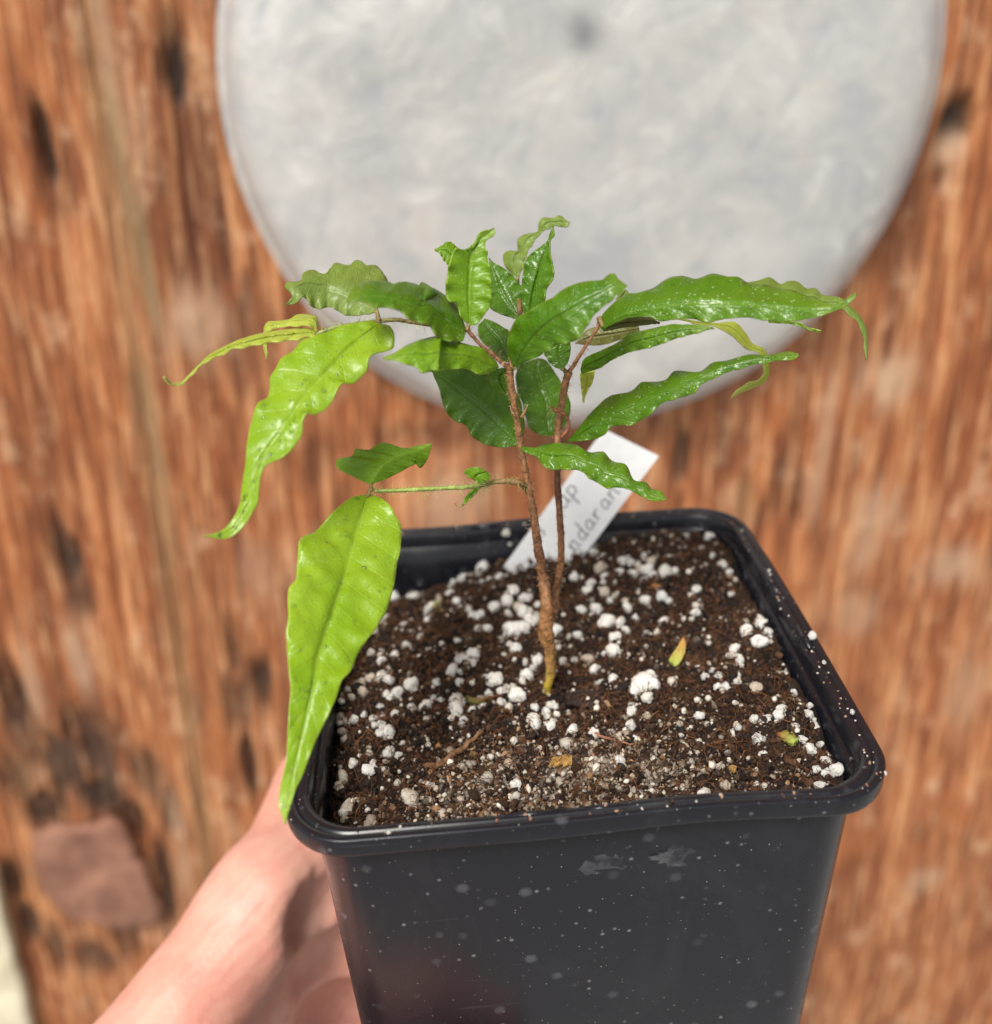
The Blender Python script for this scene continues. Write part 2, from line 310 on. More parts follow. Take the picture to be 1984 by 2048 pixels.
# ------------------------------------------------------------------ plank wall at y = 30 cm
WY = 30.0
wall = empty('plank_wall', (0, WY, -110), 'weathered reddish-brown wooden wall of upright planks behind the pot', 'wall')
lean = lambda x: np.interp(x, [-16, 26], [.073, -.012])       # the boards fan out a little
def wall_pt(px): q = at_y(px, WY)[0]; return q[0], q[2]
FEAT = []   # (x0, z, half width, half height, kind, strength): kind 0 rot/knot and painted shade round the pan, 1 pale fibres, 2 greenish
def feat(px, rx, ry, kind, s):           # half sizes in photograph pixels
    x, z = wall_pt(px); k = 44 / FPX; FEAT.append((x, z, rx * k, ry * k * 1.15, kind, s))
for a in [((345, 125), 22, 60, 0, 1.), ((355, 180), 20, 40, 0, .5), ((92, 285), 16, 60, 0, .9), ((120, 380), 30, 60, 0, .35),
          ((140, 1120), 26, 75, 0, .95), ((165, 1200), 24, 60, 0, .7), ((25, 1400), 26, 110, 0, .9), ((120, 1540), 60, 90, 0, .9), ((200, 1600), 60, 60, 0, .95),
          ((465, 1290), 14, 90, 0, .85), ((525, 1370), 22, 70, 0, .9), ((500, 1540), 20, 90, 0, .85), ((250, 1640), 60, 60, 0, .8), ((40, 1570), 40, 70, 0, .8),
          ((330, 1760), 26, 110, 0, .8), ((110, 1900), 34, 80, 0, .75), ((250, 1890), 40, 60, 0, .6), ((20, 1760), 30, 60, 0, .7), ((90, 1760), 30, 60, 0, .4),
          ((1905, 262), 22, 55, 0, 1.), ((1890, 330), 18, 60, 0, .55), ((1365, 920), 16, 60, 0, .8), ((1362, 1010), 14, 40, 0, .45),
          ((1560, 975), 18, 60, 0, .5), ((1530, 1040), 18, 60, 0, .45), ((1590, 1000), 14, 70, 0, .4), ((1260, 920), 12, 60, 0, .3),
          ((180, 1500), 70, 120, 0, .85), ((90, 1620), 60, 50, 0, .9), ((290, 1560), 40, 90, 0, .75), ((60, 1480), 40, 80, 0, .6), ((345, 1640), 22, 90, 0, .7), ((200, 1925), 60, 60, 0, .7), ((60, 1850), 30, 60, 0, .8), ((480, 1420), 30, 80, 0, .6), ((1925, 240), 26, 40, 0, .9), ((1900, 300), 30, 24, 1, .7), ((205, 60), 16, 160, 1, .5), ((400, 650), 60, 60, 1, .75), ((270, 250), 20, 60, 1, .45), ((290, 520), 14, 110, 2, .7),
          ((240, 330), 14, 200, 2, .6), ((315, 900), 14, 200, 2, .6), ((1780, 760), 60, 50, 1, .75), ((1900, 1130), 70, 50, 1, .7), ((1640, 900), 20, 160, 1, .5),
          ((160, 1330), 20, 120, 1, .7), ((60, 1360), 16, 90, 1, .6), ((360, 1700), 16, 150, 1, .6), ((1700, 1230), 60, 50, 1, .5), ((1720, 1090), 40, 60, 1, .6),
          ((1930, 1380), 50, 90, 1, .4), ((1850, 1760), 60, 40, 1, .55), ((1750, 1020), 60, 60, 1, .6), ((410, 470), 55, 260, 0, .38), ((500, 700), 60, 120, 0, .38), ((1700, 720), 70, 60, 0, .3), ((1830, 470), 30, 150, 0, .25), ((860, 880), 120, 30, 0, .35), ((1150, 900), 120, 30, 0, .4), ((690, 1010), 30, 80, 0, .3), ((1430, 900), 40, 60, 0, .35),  # faint dark ones beside and below the pan paint its shade on the planks
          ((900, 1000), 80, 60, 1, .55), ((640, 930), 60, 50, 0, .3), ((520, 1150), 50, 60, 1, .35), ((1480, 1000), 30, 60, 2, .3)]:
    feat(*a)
seams = [-78, -67, -56.5, -45, -34.5, -25.6, -15.1, -4.2, 6.3, 16.2, 26.6, 36.4, 47, 57.5, 68, 79]
Z0, Z1 = -109.5, 75.0
for a_, b_ in zip(seams[:-1], seams[1:]):
    vis = b_ > -40 and a_ < 42
    nx, nz = (84, 420) if vis else (8, 60)
    u = np.linspace(a_ + .012, b_ - .012, nx); z = np.linspace(Z0, Z1, nz) if not vis else np.r_[np.linspace(Z0, -66, 40, endpoint=False), np.linspace(-66, 20, 340), np.linspace(20.4, Z1, 40)]
    nz = len(z); U, Zg = np.meshgrid(u, z)
    sd_ = int(a_ * 7) & 255
    edge = np.minimum(U - a_ - .03, b_ - .03 - U)
    wob = .10 * vnoise(np.stack([Zg * .12, 0 * Zg + a_, 0 * Zg], -1), 3)
    X = U + lean((a_ + b_) / 2) * Zg + wob + .0 * Zg
    X = U + lean(U) * Zg + wob
    rel = -.06 * np.abs(fbm(np.stack([U * 2.6, Zg * .07, 0 * U + sd_], -1), 3, sd_)) - .10 * fbm(np.stack([U * .35, Zg * .05, 0 * U], -1), 2, sd_)
    Y = WY - rel * 1.0 - .08 * (sd_ % 3)
    Y += .03 * np.exp(-(edge / .06) ** 2)
    col = np.zeros((nz, nx, 3))
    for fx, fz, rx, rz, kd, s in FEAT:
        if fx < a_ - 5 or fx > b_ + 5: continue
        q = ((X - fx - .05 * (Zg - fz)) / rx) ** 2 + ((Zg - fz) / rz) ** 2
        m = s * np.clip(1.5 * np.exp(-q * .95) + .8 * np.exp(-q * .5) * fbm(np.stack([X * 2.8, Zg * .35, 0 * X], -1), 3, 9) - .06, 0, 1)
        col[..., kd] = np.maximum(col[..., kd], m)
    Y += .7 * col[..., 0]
    # greenish weathered strip along the seam beside x = -15
    col[..., 2] = np.maximum(col[..., 2], .38 * np.exp(-((U + 15.1) / .5) ** 2))
    back = np.stack([X, Y * 0 + WY + 1.8, Zg], -1).reshape(-1, 3); fr = np.stack([X, Y, Zg], -1).reshape(-1, 3)
    # side skins close the plank
    F = grid_faces(nz, nx).tolist(); n0 = nz * nx
    bi = {}; V = [fr]; bv = []
    ring = [(i, 0) for i in range(nz)] + [(nz - 1, j) for j in range(1, nx)] + [(i, nx - 1) for i in range(nz - 2, -1, -1)] + [(0, j) for j in range(nx - 2, 0, -1)]
    for k_, (i, j) in enumerate(ring): bv.append(back[i * nx + j])
    R_ = len(ring)
    for k_ in range(R_):
        i, j = ring[k_]; i2, j2 = ring[(k_ + 1) % R_]
        F.append([i * nx + j, i2 * nx + j2, n0 + (k_ + 1) % R_, n0 + k_])
    F.append([n0 + k_ for k_ in range(R_)][::-1])
    V = np.vstack([fr, np.array(bv)])
    uv = np.stack([U, Zg], -1).reshape(-1, 2) * .01; uvb = np.array([uv[i * nx + j] for i, j in ring])
    cc = np.vstack([col.reshape(-1, 3), np.array([col[i, j] for i, j in ring])])
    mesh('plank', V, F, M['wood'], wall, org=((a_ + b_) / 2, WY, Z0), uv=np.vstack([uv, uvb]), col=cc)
# dark rails that hold the planks from behind: tinted dark to stand in for the shade in the joints
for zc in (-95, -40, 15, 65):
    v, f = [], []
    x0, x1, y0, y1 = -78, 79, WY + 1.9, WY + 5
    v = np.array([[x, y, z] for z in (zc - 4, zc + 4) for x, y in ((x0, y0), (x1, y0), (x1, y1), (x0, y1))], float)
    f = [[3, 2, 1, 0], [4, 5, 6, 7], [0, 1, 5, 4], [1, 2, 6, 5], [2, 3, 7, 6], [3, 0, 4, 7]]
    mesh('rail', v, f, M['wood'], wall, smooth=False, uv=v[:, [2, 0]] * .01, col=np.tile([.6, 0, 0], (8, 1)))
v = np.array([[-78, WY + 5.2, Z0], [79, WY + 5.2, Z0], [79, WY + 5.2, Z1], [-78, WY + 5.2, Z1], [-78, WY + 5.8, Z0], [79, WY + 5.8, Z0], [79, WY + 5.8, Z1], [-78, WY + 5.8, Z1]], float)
mesh('backing_board', v, [[0, 1, 2, 3], [7, 6, 5, 4], [0, 4, 5, 1], [1, 5, 6, 2], [2, 6, 7, 3], [3, 7, 4, 0]], M['wood'], wall, smooth=False, uv=v[:, [0, 2]] * .01, col=np.tile([.8, 0, 0], (8, 1)))  # board tinted dark, in place of the shade behind the joints

# pale board at the far lower left, and the brown plate fixed low on the planks
def slab(name, outline_px, y, thick, mat, wob=.1, bev=.25, n=90, **k):
    pts = at_y(outline_px, y)[:, [0, 2]]; cl = np.vstack([pts, pts[:1]]); pts = resample(cl, n + 1)[:-1]
    c = pts.mean(0); d = pts - c; L = np.linalg.norm(d, axis=1)[:, None]; dn = d / L
    pts = pts + dn * wob * fbm(np.c_[pts * 1.1, np.zeros(n)], 3, 5)[:, None]
    rings = []
    for off, yy in ((0, y + thick), (0, y + bev * .7), (-bev * .35, y + bev * .2), (-bev, y)):
        rings.append(np.c_[(pts + dn * off)[:, 0], np.full(n, yy), (pts + dn * off)[:, 1]])
    for fr in (.75, .5, .25, .04):
        q = c + (pts - c) * fr; rings.append(np.c_[q[:, 0], y + .14 * fbm(np.c_[q * .8, np.zeros(n)], 4, 2), q[:, 1]])
    V = np.vstack(rings); F = grid_faces(len(rings), n, True).tolist(); m = (len(rings) - 1) * n
    F.append([m + i for i in range(n)]); F.append(list(range(n))[::-1])
    o = mesh(name, V, F, mat, org=(c[0], y + thick, c[1])); return o
plate = slab('iron_plate', P('O 60,1668 190,1655 215,1640 245,1660 290,1750 325,1825 300,1862 230,1862 130,1838 88,1790'), WY - .75, .6, M['stone'], .18)
tag(plate, 'flat pinkish-brown rusty plate low on the planks at the left', 'metal plate')
pb = slab('pale_board', P('O -160,1700 -15,1745 8,1850 52,2010 80,2200 -60,2250 -200,2250'), WY - 1.0, .85, M['plaster'])
tag(pb, 'pale cream board edge against the planks in the bottom left corner', 'board')

# ------------------------------------------------------------------ round metal pan hung on the wall
DC = np.array([5.05, 5.85]); DR = 14.68
prof = [(0, 1.75), (.2, 1.75), (.4, 1.74), (.6, 1.72), (.75, 1.70), (.81, 1.66), (.85, 1.60), (.885, 1.49), (.915, 1.33), (.94, 1.12), (.96, .84), (.972, .55), (.982, .25), (.988, .06),
        (.992, .0), (.999, .0), (1.004, -.08), (1.0, -.2), (.985, -.25), (.975, -.18), (.96, .4), (.93, 1.1), (.85, 1.5), (.5, 1.6), (0, 1.62)]
prof = np.array(prof); n = 180; ang = np.linspace(0, 2 * math.pi, n, endpoint=False)
fine = np.vstack([catmull(prof, 4)])
V = []
for r, h in fine:
    rr = r * DR * (1 + .006 * np.sin(2 * ang + .5) + .003 * np.sin(5 * ang))
    X = DC[0] + rr * np.cos(ang); Z = DC[1] + rr * np.sin(ang)
    Yd = WY - 1.9 + 1.75 - h - .55
    dent = .10 * fbm(np.stack([X * .18, Z * .18, 0 * X], -1), 3, 4) * min(1, r * 3)
    ridge = .07 * math.exp(-((r - .86) / .03) ** 2) * np.clip(-np.sin(ang + .9), 0, 1)
    V.append(np.stack([X, Yd + 0 * X + dent + ridge, Z], -1))
V = np.vstack(V); F = grid_faces(len(fine), n, True)
hx = at_y([(1168, 62)], WY - 2.4)[0]
dd = np.hypot(V[:, 0] - hx[0], V[:, 2] - hx[2]); cc = np.zeros((len(V), 3)); cc[:, 0] = .75 * np.exp(-(dd / .65) ** 2)
pan = mesh('metal_pan', V, F, M['metal'], org=(DC[0], WY, DC[1] - DR), col=cc)
tag(pan, 'large round scuffed grey aluminium pan hanging bottom out on the plank wall', 'pan')

# ------------------------------------------------------------------ pot
pot = empty('plant_pot', (0, 0, -9), 'square black plastic nursery pot held in front of the plank wall', 'plant pot')
def rsq(h, r, n=24):
    o = []
    for q in range(4):
        cx, cy = [(1, -1), (1, 1), (-1, 1), (-1, -1)][q]; a0 = [-90, 0, 90, 180][q]
        for k_ in range(n + 1):
            a = math.radians(a0 + 90 * k_ / n); o.append((cx * (h - r) + r * math.cos(a), cy * (h - r) + r * math.sin(a)))
        nx_ = [(1, 1), (-1, 1), (-1, -1), (1, -1)][q]
        # straight run
        p0 = np.array(o[-1]); a1 = math.radians([0, 90, 180, 270][q]); e = np.array((nx_[0] * (h - r) + r * math.cos(a1), nx_[1] * (h - r) + r * math.sin(a1)))
        for k_ in range(1, 16): o.append(tuple(p0 + (e - p0) * k_ / 16))
    return np.array(o)
TAP = .036
hw = lambda z: 4.13 + TAP * (z + .75)
def loft(prof, name, label=None):
    rings = []
    for h, r, z in prof:
        q = rsq(h, r); x, y = q.T
        flop = .022 * np.sin(x * .7 + 1.3) + .02 * np.sin(y * .9 + .4) - .012 * np.sin(x * 1.7 + y)
        x = x + .09 * np.clip(x / 4, 0, 1) * np.cos(y * math.pi / 9.4); y = y + .03 * np.sin(x * 1.1) * (np.abs(y) > 3.5)
        rings.append(np.c_[x, y, z + flop * (z > -2)])
    V = np.vstack(rings); F = grid_faces(len(rings), len(rings[0]), True)
    return V, F
body = [(hw(-9) * .2, .2, -8.7), (hw(-9) - .25, .5, -8.7), (hw(-9) - .02, .6, -8.95), (hw(-8.9), .62, -8.8)] + [(hw(z), .62 + .02 * (z + 9), z) for z in np.linspace(-8, -.30, 14)] + \
       [(hw(-.3) - .01, .78, -.27), (hw(-.3) - .05, .74, -.28)] + [(hw(z) - .06, .72, z) for z in (-.9, -2, -4, -6, -8.5)]
V, F = loft(body, 'wall'); mesh('pot_wall', V, F, M['pot'], pot)
rim = [(4.10, .8, -.26), (4.36, .94, -.30), (4.46, 1.0, -.33), (4.495, 1.02, -.31), (4.505, 1.03, -.27), (4.503, 1.02, -.045), (4.497, 1.01, -.018), (4.482, 1.0, -.004), (4.43, .97, 0),
       (4.375, .95, -.004), (4.362, .94, -.045), (4.335, .93, -.048), (4.325, .92, -.012), (4.30, .91, -.008), (4.26, .90, -.010), (4.215, .88, -.02), (4.19, .87, -.05), (4.17, .86, -.12), (4.12, .84, -.32),
       (4.085, .82, -.6), (4.075, .80, -.8), (4.09, .8, -.8), (4.10, .8, -.5)]
V, F = loft(rim, 'rim')
rimo = mesh('rim', V, F, M['pot'], pot)
# moulded latch blocks along the groove of the rim
def box(c, s, bev=.012):
    bm = bmesh.new(); bmesh.ops.create_cube(bm, size=1)
    for v_ in bm.verts: v_.co = Vector((v_.co.x * s[0], v_.co.y * s[1], v_.co.z * s[2]))
    bmesh.ops.bevel(bm, geom=bm.edges[:], offset=bev, segments=2, affect='EDGES')
    v = np.array([v_.co[:] for v_ in bm.verts]) + np.array(c); f = [[q.index for q in p.verts] for p in bm.faces]; bm.free(); return v, f
for cx, L in ((-.85, .9), (.15, .55)):
    v, f = box((cx, -4.27, -.012), (L, .09, .05)); mesh('rim_tab', v, f, M['pot'], pot)
for cy, L in ((-.6, .7), (1.3, .9)):
    v, f = box((4.34, cy, -.012), (.09, L, .05)); mesh('rim_tab', v, f, M['pot'], pot)
v, f = box((-1.0, 4.28, .0), (.6, .09, .05)); mesh('rim_tab', v, f, M['pot'], pot)
# dried splashes stuck to the front wall
def splash(px, rx, ry, seed):
    c = at_y([px], -hw(-1.5))[0]; n = 40; a = np.linspace(0, 2 * math.pi, n, endpoint=False); k = 1 / 150
    rr = 1 + .55 * fbm(np.c_[np.cos(a) * 1.8, np.sin(a) * 1.8, np.full(n, seed)], 4, seed)
    x = c[0] + rx * k * rr * np.cos(a); z = c[2] + ry * k * rr * np.sin(a)
    y = lambda z_: -(4.13 + TAP * (z_ + .75))
    ks = [1, .93, .82, .66, .45, .22]; V = np.vstack([np.c_[c[0] + (x - c[0]) * k_, y(c[2] + (z - c[2]) * k_) - .002 - .004 * (1 - k_), c[2] + (z - c[2]) * k_] for k_ in ks] + [[[c[0], y(c[2]) - .007, c[2]]]])
    F = grid_faces(6, n, True).tolist() + [[5 * n + i, 5 * n + (i + 1) % n, 6 * n] for i in range(n)]
    return V, F
fm = NB('dried_film'); fn = fm.noise(fm.map(), 300, 4, .6); fc = fm.n('SeparateColor', Color=fm.n('VertexColor', layer_name='Col').outputs[0]); M['film'] = fm.done(Base_Color=(.17, .175, .19), Roughness=.4, Alpha=fm.math('MULTIPLY', fc.outputs[0], fm.ramp(fn, [(.34, .02), (.62, .6)])))
sp = [splash((1345, 1712), 48, 34, 1), splash((1150, 1738), 110, 26, 2), splash((985, 1755), 60, 20, 3), splash((1225, 1722), 42, 28, 7)]
v, f = join(sp); fa = np.r_[np.repeat([0, .45, .8, .7, .6, .5], 40), .5]; mesh('dried_splash', v, f, M['film'], pot, col=np.tile(fa[:, None] * np.ones(3), (len(sp), 1)), kind='stuff')

# ------------------------------------------------------------------ soil surface
def zs(x, y):
    x = np.asarray(x, float); y = np.asarray(y, float)
    zb = np.interp(x, [-4, -2.5, -1.2, 0, 2.2, 4], [-1.6, -1.45, -.95, -.78, -.40, -.36])
    zf = np.interp(x, [-4, -2, 0, 2, 4], [-1.1, -.9, -.66, -.6, -.6])
    t = np.clip((y + 3.9) / 7.8, 0, 1); t2 = np.clip((y - 1.2) / 2.6, 0, 1); t2 = t2 * t2 * (3 - 2 * t2)
    zm = -1.08 + .03 * x + .075 * np.maximum(x, 0) ** 1.5 / 1.4
    tf = np.clip((y + 4) / 3.2, 0, 1)
    base = np.where(y < 0, zf + (zm - zf) * tf, zm + (zb - zm) * t2)
    return base
def zsn(x, y):
    q = np.stack([x, y, 0 * x], -1)
    return zs(x, y) + .17 * fbm(q * 1.4, 3, 11) + .085 * fbm(q * 4.5, 4, 12)
def on_soil(px):
    z = -1.0
    for _ in range(6):
        q = at_z([px], z)[0]; z = float(zs(q[0], q[1]))
    return q
n = 300; g1 = np.linspace(-4.12, 4.12, n); X, Y = np.meshgrid(g1, g1)
Z = zsn(X, Y); colr = np.clip(.5 + .5 * fbm(np.stack([X * 2, Y * 2, 0 * X], -1), 4, 5), 0, 1)[..., None]
colS = (np.array([.008, .005, .004]) * (1 - colr) + np.array([.040, .020, .010]) * colr).reshape(-1, 3)
V = np.stack([X, Y, Z], -1).reshape(-1, 3); V[:, 0] = np.clip(V[:, 0], -4.05, 4.08); V[:, 1] = np.clip(V[:, 1], -4.05, 4.05)
soil = empty('potting_mix', (0, 0, -2.3), 'dark brown potting soil dotted with white perlite, filling the black pot', 'soil')
# cut the corners to the pot's rounded inside
cr = np.maximum(np.abs(X) - 3.3, 0) ** 2 + np.maximum(np.abs(Y) - 3.3, 0) ** 2
F = grid_faces(n, n); keep = (cr.reshape(-1)[F] < .80 ** 2).all(1); F = F[keep]
mesh('soil_surface', V, F, M['soil'], soil, org=(0, 0, -2.3), col=colS, kind='stuff')
def inside(x, y, m=.05):
    return (np.abs(x) < 4.05 - m) & (np.abs(y) < 4.05 - m) & (np.maximum(np.abs(x) - 3.3, 0) ** 2 + np.maximum(np.abs(y) - 3.3, 0) ** 2 < (.76 - m) ** 2)
def rand_xy(n, dens=None):
    o = []
    while sum(len(q) for q in o) < n:
        p = rng.uniform(-4.05, 4.05, (n * 2, 2)); k = inside(p[:, 0], p[:, 1])
        if dens is not None: k &= rng.random(len(p)) < dens(p[:, 0], p[:, 1])
        o.append(p[k])
    return np.vstack(o)[:n]
def ico(sub):
    bm = bmesh.new(); bmesh.ops.create_icosphere(bm, subdivisions=sub, radius=1); bm.verts.ensure_lookup_table()
    v = np.array([q.co[:] for q in bm.verts]); f = np.array([[q.index for q in p.verts] for p in bm.faces]); bm.free(); return v, f
I1 = ico(1); I2 = ico(2); I3 = ico(3)
def rotm(n):
    q = rng.normal(size=(n, 4)); q /= np.linalg.norm(q, axis=1)[:, None]; a, b, c, d = q.T
    return np.stack([np.stack([1 - 2 * (c * c + d * d), 2 * (b * c - a * d), 2 * (b * d + a * c)], -1), np.stack([2 * (b * c + a * d), 1 - 2 * (b * b + d * d), 2 * (c * d - a * b)], -1), np.stack([2 * (b * d - a * c), 2 * (c * d + a * b), 1 - 2 * (b * b + c * c)], -1)], 1)
def scatter(xy, r, cols, sink=.3, aniso=.5, jag=.35):
    n = len(xy); bv, bf = I1; S = np.exp(rng.uniform(-aniso, aniso, (n, 1, 3)))
    v = bv[None] * (1 + jag * rng.uniform(-1, 1, (n, len(bv), 1))) * S * r[:, None, None]
    v = np.einsum('nij,nkj->nki', rotm(n), v); v[..., 0] += xy[:, :1]; v[..., 1] += xy[:, 1:]
    v[..., 2] += (zsn(xy[:, 0], xy[:, 1]) + r * (1 - 2 * sink))[:, None]
    f = (bf[None] + (np.arange(n) * len(bv))[:, None, None]).reshape(-1, 3)
    c = np.repeat(cols, len(bv), 0); return v.reshape(-1, 3), f, c
# crumbs
xy = rand_xy(22000); r = rng.gamma(1.8, .010, 22000) + .010; r = np.minimum(r, .10)
t = rng.random((22000, 1)) ** 2.2; cols = np.array([.008, .005, .004]) * (1 - t) + np.array([.11, .050, .022]) * t
v, f, c = scatter(xy, r, cols); mesh('soil_crumbs', v, f, M['crumb'], soil, org=(0, 0, -2.3), smooth=False, col=c, kind='stuff')
# sand and grit gather towards the front
sand_d = lambda x, y: np.clip(1.3 * np.exp(-((x + .2) / 1.9) ** 2 - ((y + 3.2) / 1.2) ** 2) * np.clip(.75 + .9 * fbm(np.stack([x, y, 0 * x], -1) * 1.2, 3, 21), .1, 1) + .03, 0, 1)
xy = rand_xy(12000, sand_d); r = rng.gamma(1.6, .0075, 12000) + .007; r = np.minimum(r, .07)
pal = np.array([[.45, .40, .33], [.30, .28, .25], [.62, .57, .47], [.16, .13, .11], [.40, .25, .14], [.52, .48, .44], [.09, .07, .06], [.26, .20, .15]])
cols = pal[rng.integers(0, len(pal), 12000)] * rng.uniform(.45, .95, (12000, 1)) * np.array([1.05, .97, .88])
v, f, c = scatter(xy, r, cols, .1); mesh('sand_grains', v, f, M['sand'], soil, org=(0, 0, -2.3), smooth=False, col=c, kind='stuff')
# tiny white perlite dust
xy = rand_xy(900); r = rng.gamma(2, .012, 900) + .010
v, f, c = scatter(xy, r, np.array([[.74, .68, .58]]) * rng.uniform(.55, 1.1, (900, 1)), .1, .25, .2); mesh('perlite_dust', v, f, M['sand'], soil, org=(0, 0, -2.3), col=c, kind='stuff')
# coir fibres
parts = []; cc = []; N = 7000; xy = rand_xy(N)
th = rng.uniform(0, 2 * math.pi, N); L = rng.gamma(2.5, .10, N) + .08; rad = rng.uniform(.0028, .0075, N); bend = rng.normal(0, .9, N); k = 7
tt = np.linspace(-.5, .5, k); A = th[:, None] + bend[:, None] * tt[None]
dx = np.cumsum(np.cos(A), 1) * (L / k)[:, None]; dy = np.cumsum(np.sin(A), 1) * (L / k)[:, None]
px_ = xy[:, :1] + dx - dx.mean(1, keepdims=True); py_ = xy[:, 1:] + dy - dy.mean(1, keepdims=True)
px_ = np.clip(px_, -3.93, 3.93); py_ = np.clip(py_, -3.93, 3.93)
arch = rng.uniform(.0, .13, (N, 1)) * np.cos(tt * math.pi)[None] + rng.uniform(-.12, .12, (N, 1)) * tt[None]
pz_ = zsn(px_, py_) + .045 + arch
nrm = np.stack([-np.sin(A), np.cos(A), 0 * A], -1)
ctr = np.stack([px_, py_, pz_], -1)[:, :, None]; ra = rad[:, None, None, None] * np.interp(np.abs(tt), [0, .5], [1, .4])[None, :, None, None]
tri = np.array([0, 2.1, 4.2]); V = ctr + ra * (nrm[:, :, None] * np.cos(tri)[None, None, :, None] + np.array([0, 0, 1.]) * np.sin(tri)[None, None, :, None])
fb = grid_faces(k, 3, True); F = (fb[None] + (np.arange(N) * k * 3)[:, None, None]).reshape(-1, 4)
t = rng.random((N, 1)); cols = np.repeat(np.array([.022, .010, .005]) * (1 - t) + np.array([.30, .125, .045]) * t ** 1.6, k * 3, 0)
mesh('coir_fibres', V.reshape(-1, 3), F, M['fibre'], soil, org=(0, 0, -2.3), col=cols, kind='stuff')

# perlite granules one by one
pm = []
for i in range(10):
    bv, bf = I3; d = 1 + .27 * fbm(bv * 1.2 + i * 7, 3, i) + .07 * vnoise(bv * 5 + i, 3); v = bv * d[:, None] * np.exp(rng.uniform(-.2, .2, 3))
    me = bpy.data.meshes.new('perlite_granule'); me.from_pydata((v * .01).tolist(), [], bf.tolist()); me.polygons.foreach_set('use_smooth', [True] * len(bf)); me.materials.append(M['perlite_dull'] if i >= 8 else M['perlite']); pm.append(me)
def granule(q, r, dull=False, nm='perlite_granule', parent=None):
    me = pm[random.choice([8, 9])] if dull else pm[random.randrange(8)]
    o = bpy.data.objects.new(nm, me); C.objects.link(o); o.parent = parent or soil
    o.location = wpt(q) - ORG[parent or soil]; o.rotation_euler = [random.uniform(0, 6.3) for _ in range(3)]; o.scale = (r, r, r * random.uniform(.8, 1)); return o
GD = '''660,820,28 740,815,22 765,850,24 820,875,28 825,930,25 945,720,25 1000,720,30 1030,690,22 1085,600,30 935,795,30 970,845,25 1020,880,25 1050,900,30 1080,895,22 980,880,20 945,890,18 1145,860,40 1210,850,35 1240,810,35 1295,840,30 1290,900,35 1215,900,22 700,960,30 615,915,22 545,1085,22 600,1145,25 595,1205,25 630,1245,30 640,1300,25 585,1340,25 590,1390,22 600,1420,20 745,1255,45 715,1060,25 745,1065,20 970,1040,24 985,1140,30 1050,1100,38 1010,1130,28 940,1185,30 985,1190,20 1040,1160,22 860,1240,28 885,1285,30 850,1285,18 980,1235,25 965,1280,25 1105,1220,25 1150,1235,42 1075,1280,25 1090,1300,22 1130,1270,30 740,1345,22 815,1345,45 880,1335,20 955,1320,35 1000,1335,25 960,1390,45 1040,1375,28 1090,1350,26 1185,1335,24 1260,1310,45 1265,1425,32 1000,1440,20 990,1475,22 1345,1455,35 1410,1375,25 1400,1350,22 1415,1455,30 1440,1410,25 1450,1345,20 630,1500,38 640,1570,32 685,1620,28 710,1645,20 540,1665,38 560,1645,20 410,1705,38d 390,1755,28d 440,1840,28d 470,1805,18 465,1430,28 515,1425,20 560,1440,22 500,1240,35d 540,1210,28d 430,1290,20 395,1420,25d 380,1490,25d 425,1535,28d 350,1450,22d 1250,1085,30 1240,975,40 1290,975,35 1330,940,35 1310,1205,38 1350,1100,35 1295,1140,22 740,1810,50d 540,1920,30d 470,1240,28d 505,1290,30d 450,1330,25d'''
GH = '''660,280,28 700,250,30 715,365,22 765,400,32 485,360,26 230,395,28 270,385,25 310,375,28 365,395,38 285,440,35 460,430,45 515,430,28 110,445,40d 60,480,22 215,478,25 50,540,35 125,535,20 630,545,28 440,590,35 480,600,25 355,625,33 165,620,25 90,670,38 255,660,30 625,695,28 455,705,38 300,700,25 140,750,45 215,740,35 250,790,30 190,825,42 180,895,48 75,960,28 10,690,30 360,790,18 90,1025,18 40,890,35d 350,1060,74 385,1020,45 395,1080,40 310,1090,45 365,1155,35 280,1155,22 280,1210,38 275,1280,30 300,1355,22 680,1020,28 715,995,20 750,1035,30 745,1120,30 790,1100,30 640,1095,22 850,1065,28 900,775,35 905,810,30 975,710,25 975,745,25 1085,690,25 1070,720,25 1110,795,18 970,870,45 840,880,35 830,920,35 860,955,30 870,980,20 1225,935,20 1290,1045,25 1335,1085,20 1310,1205,22 1325,1250,22 1270,1270,22 1310,1285,25 1090,1240,32 1010,1260,32 940,1265,28 970,1330,38 855,1285,25 820,1320,28 645,1250,30 1000,1405,35 1160,1310,28 1205,1365,25 1250,1385,38 1390,1335,20 1440,1385,32 1330,1470,28 1335,1510,30 1305,1560,30 1440,1500,45 975,1560,42 1005,1610,20 625,1640,25 325,1670,20 390,1580,20 360,1240,28d 950,1080,35d 500,1390,18 570,1400,18 60,625,18 820,560,18 650,590,18'''
ng = 0
for key, S in (('D', GD), ('H', GH)):
    for tok in S.split():
        dull = tok.endswith('d'); x, y, r = map(float, tok.rstrip('d').split(',')); c0 = CROP[key]
        px = (c0[0] + x / c0[2], c0[1] + (y + r * .25) / c0[2]); q = on_soil(px)
        if not (abs(q[0]) < 4.02 and abs(q[1]) < 3.98): q[0] = np.clip(q[0], -3.92, 3.98); q[1] = np.clip(q[1], -3.92, 3.95); q[2] = zs(q[0], q[1])
        dist = (CAM - q) @ RM[:, 2]; rc = r / c0[2] / FPX * dist * .99
        q[2] = float(zsn(q[0], q[1])) + rc * .32; granule(q, rc, dull); ng += 1
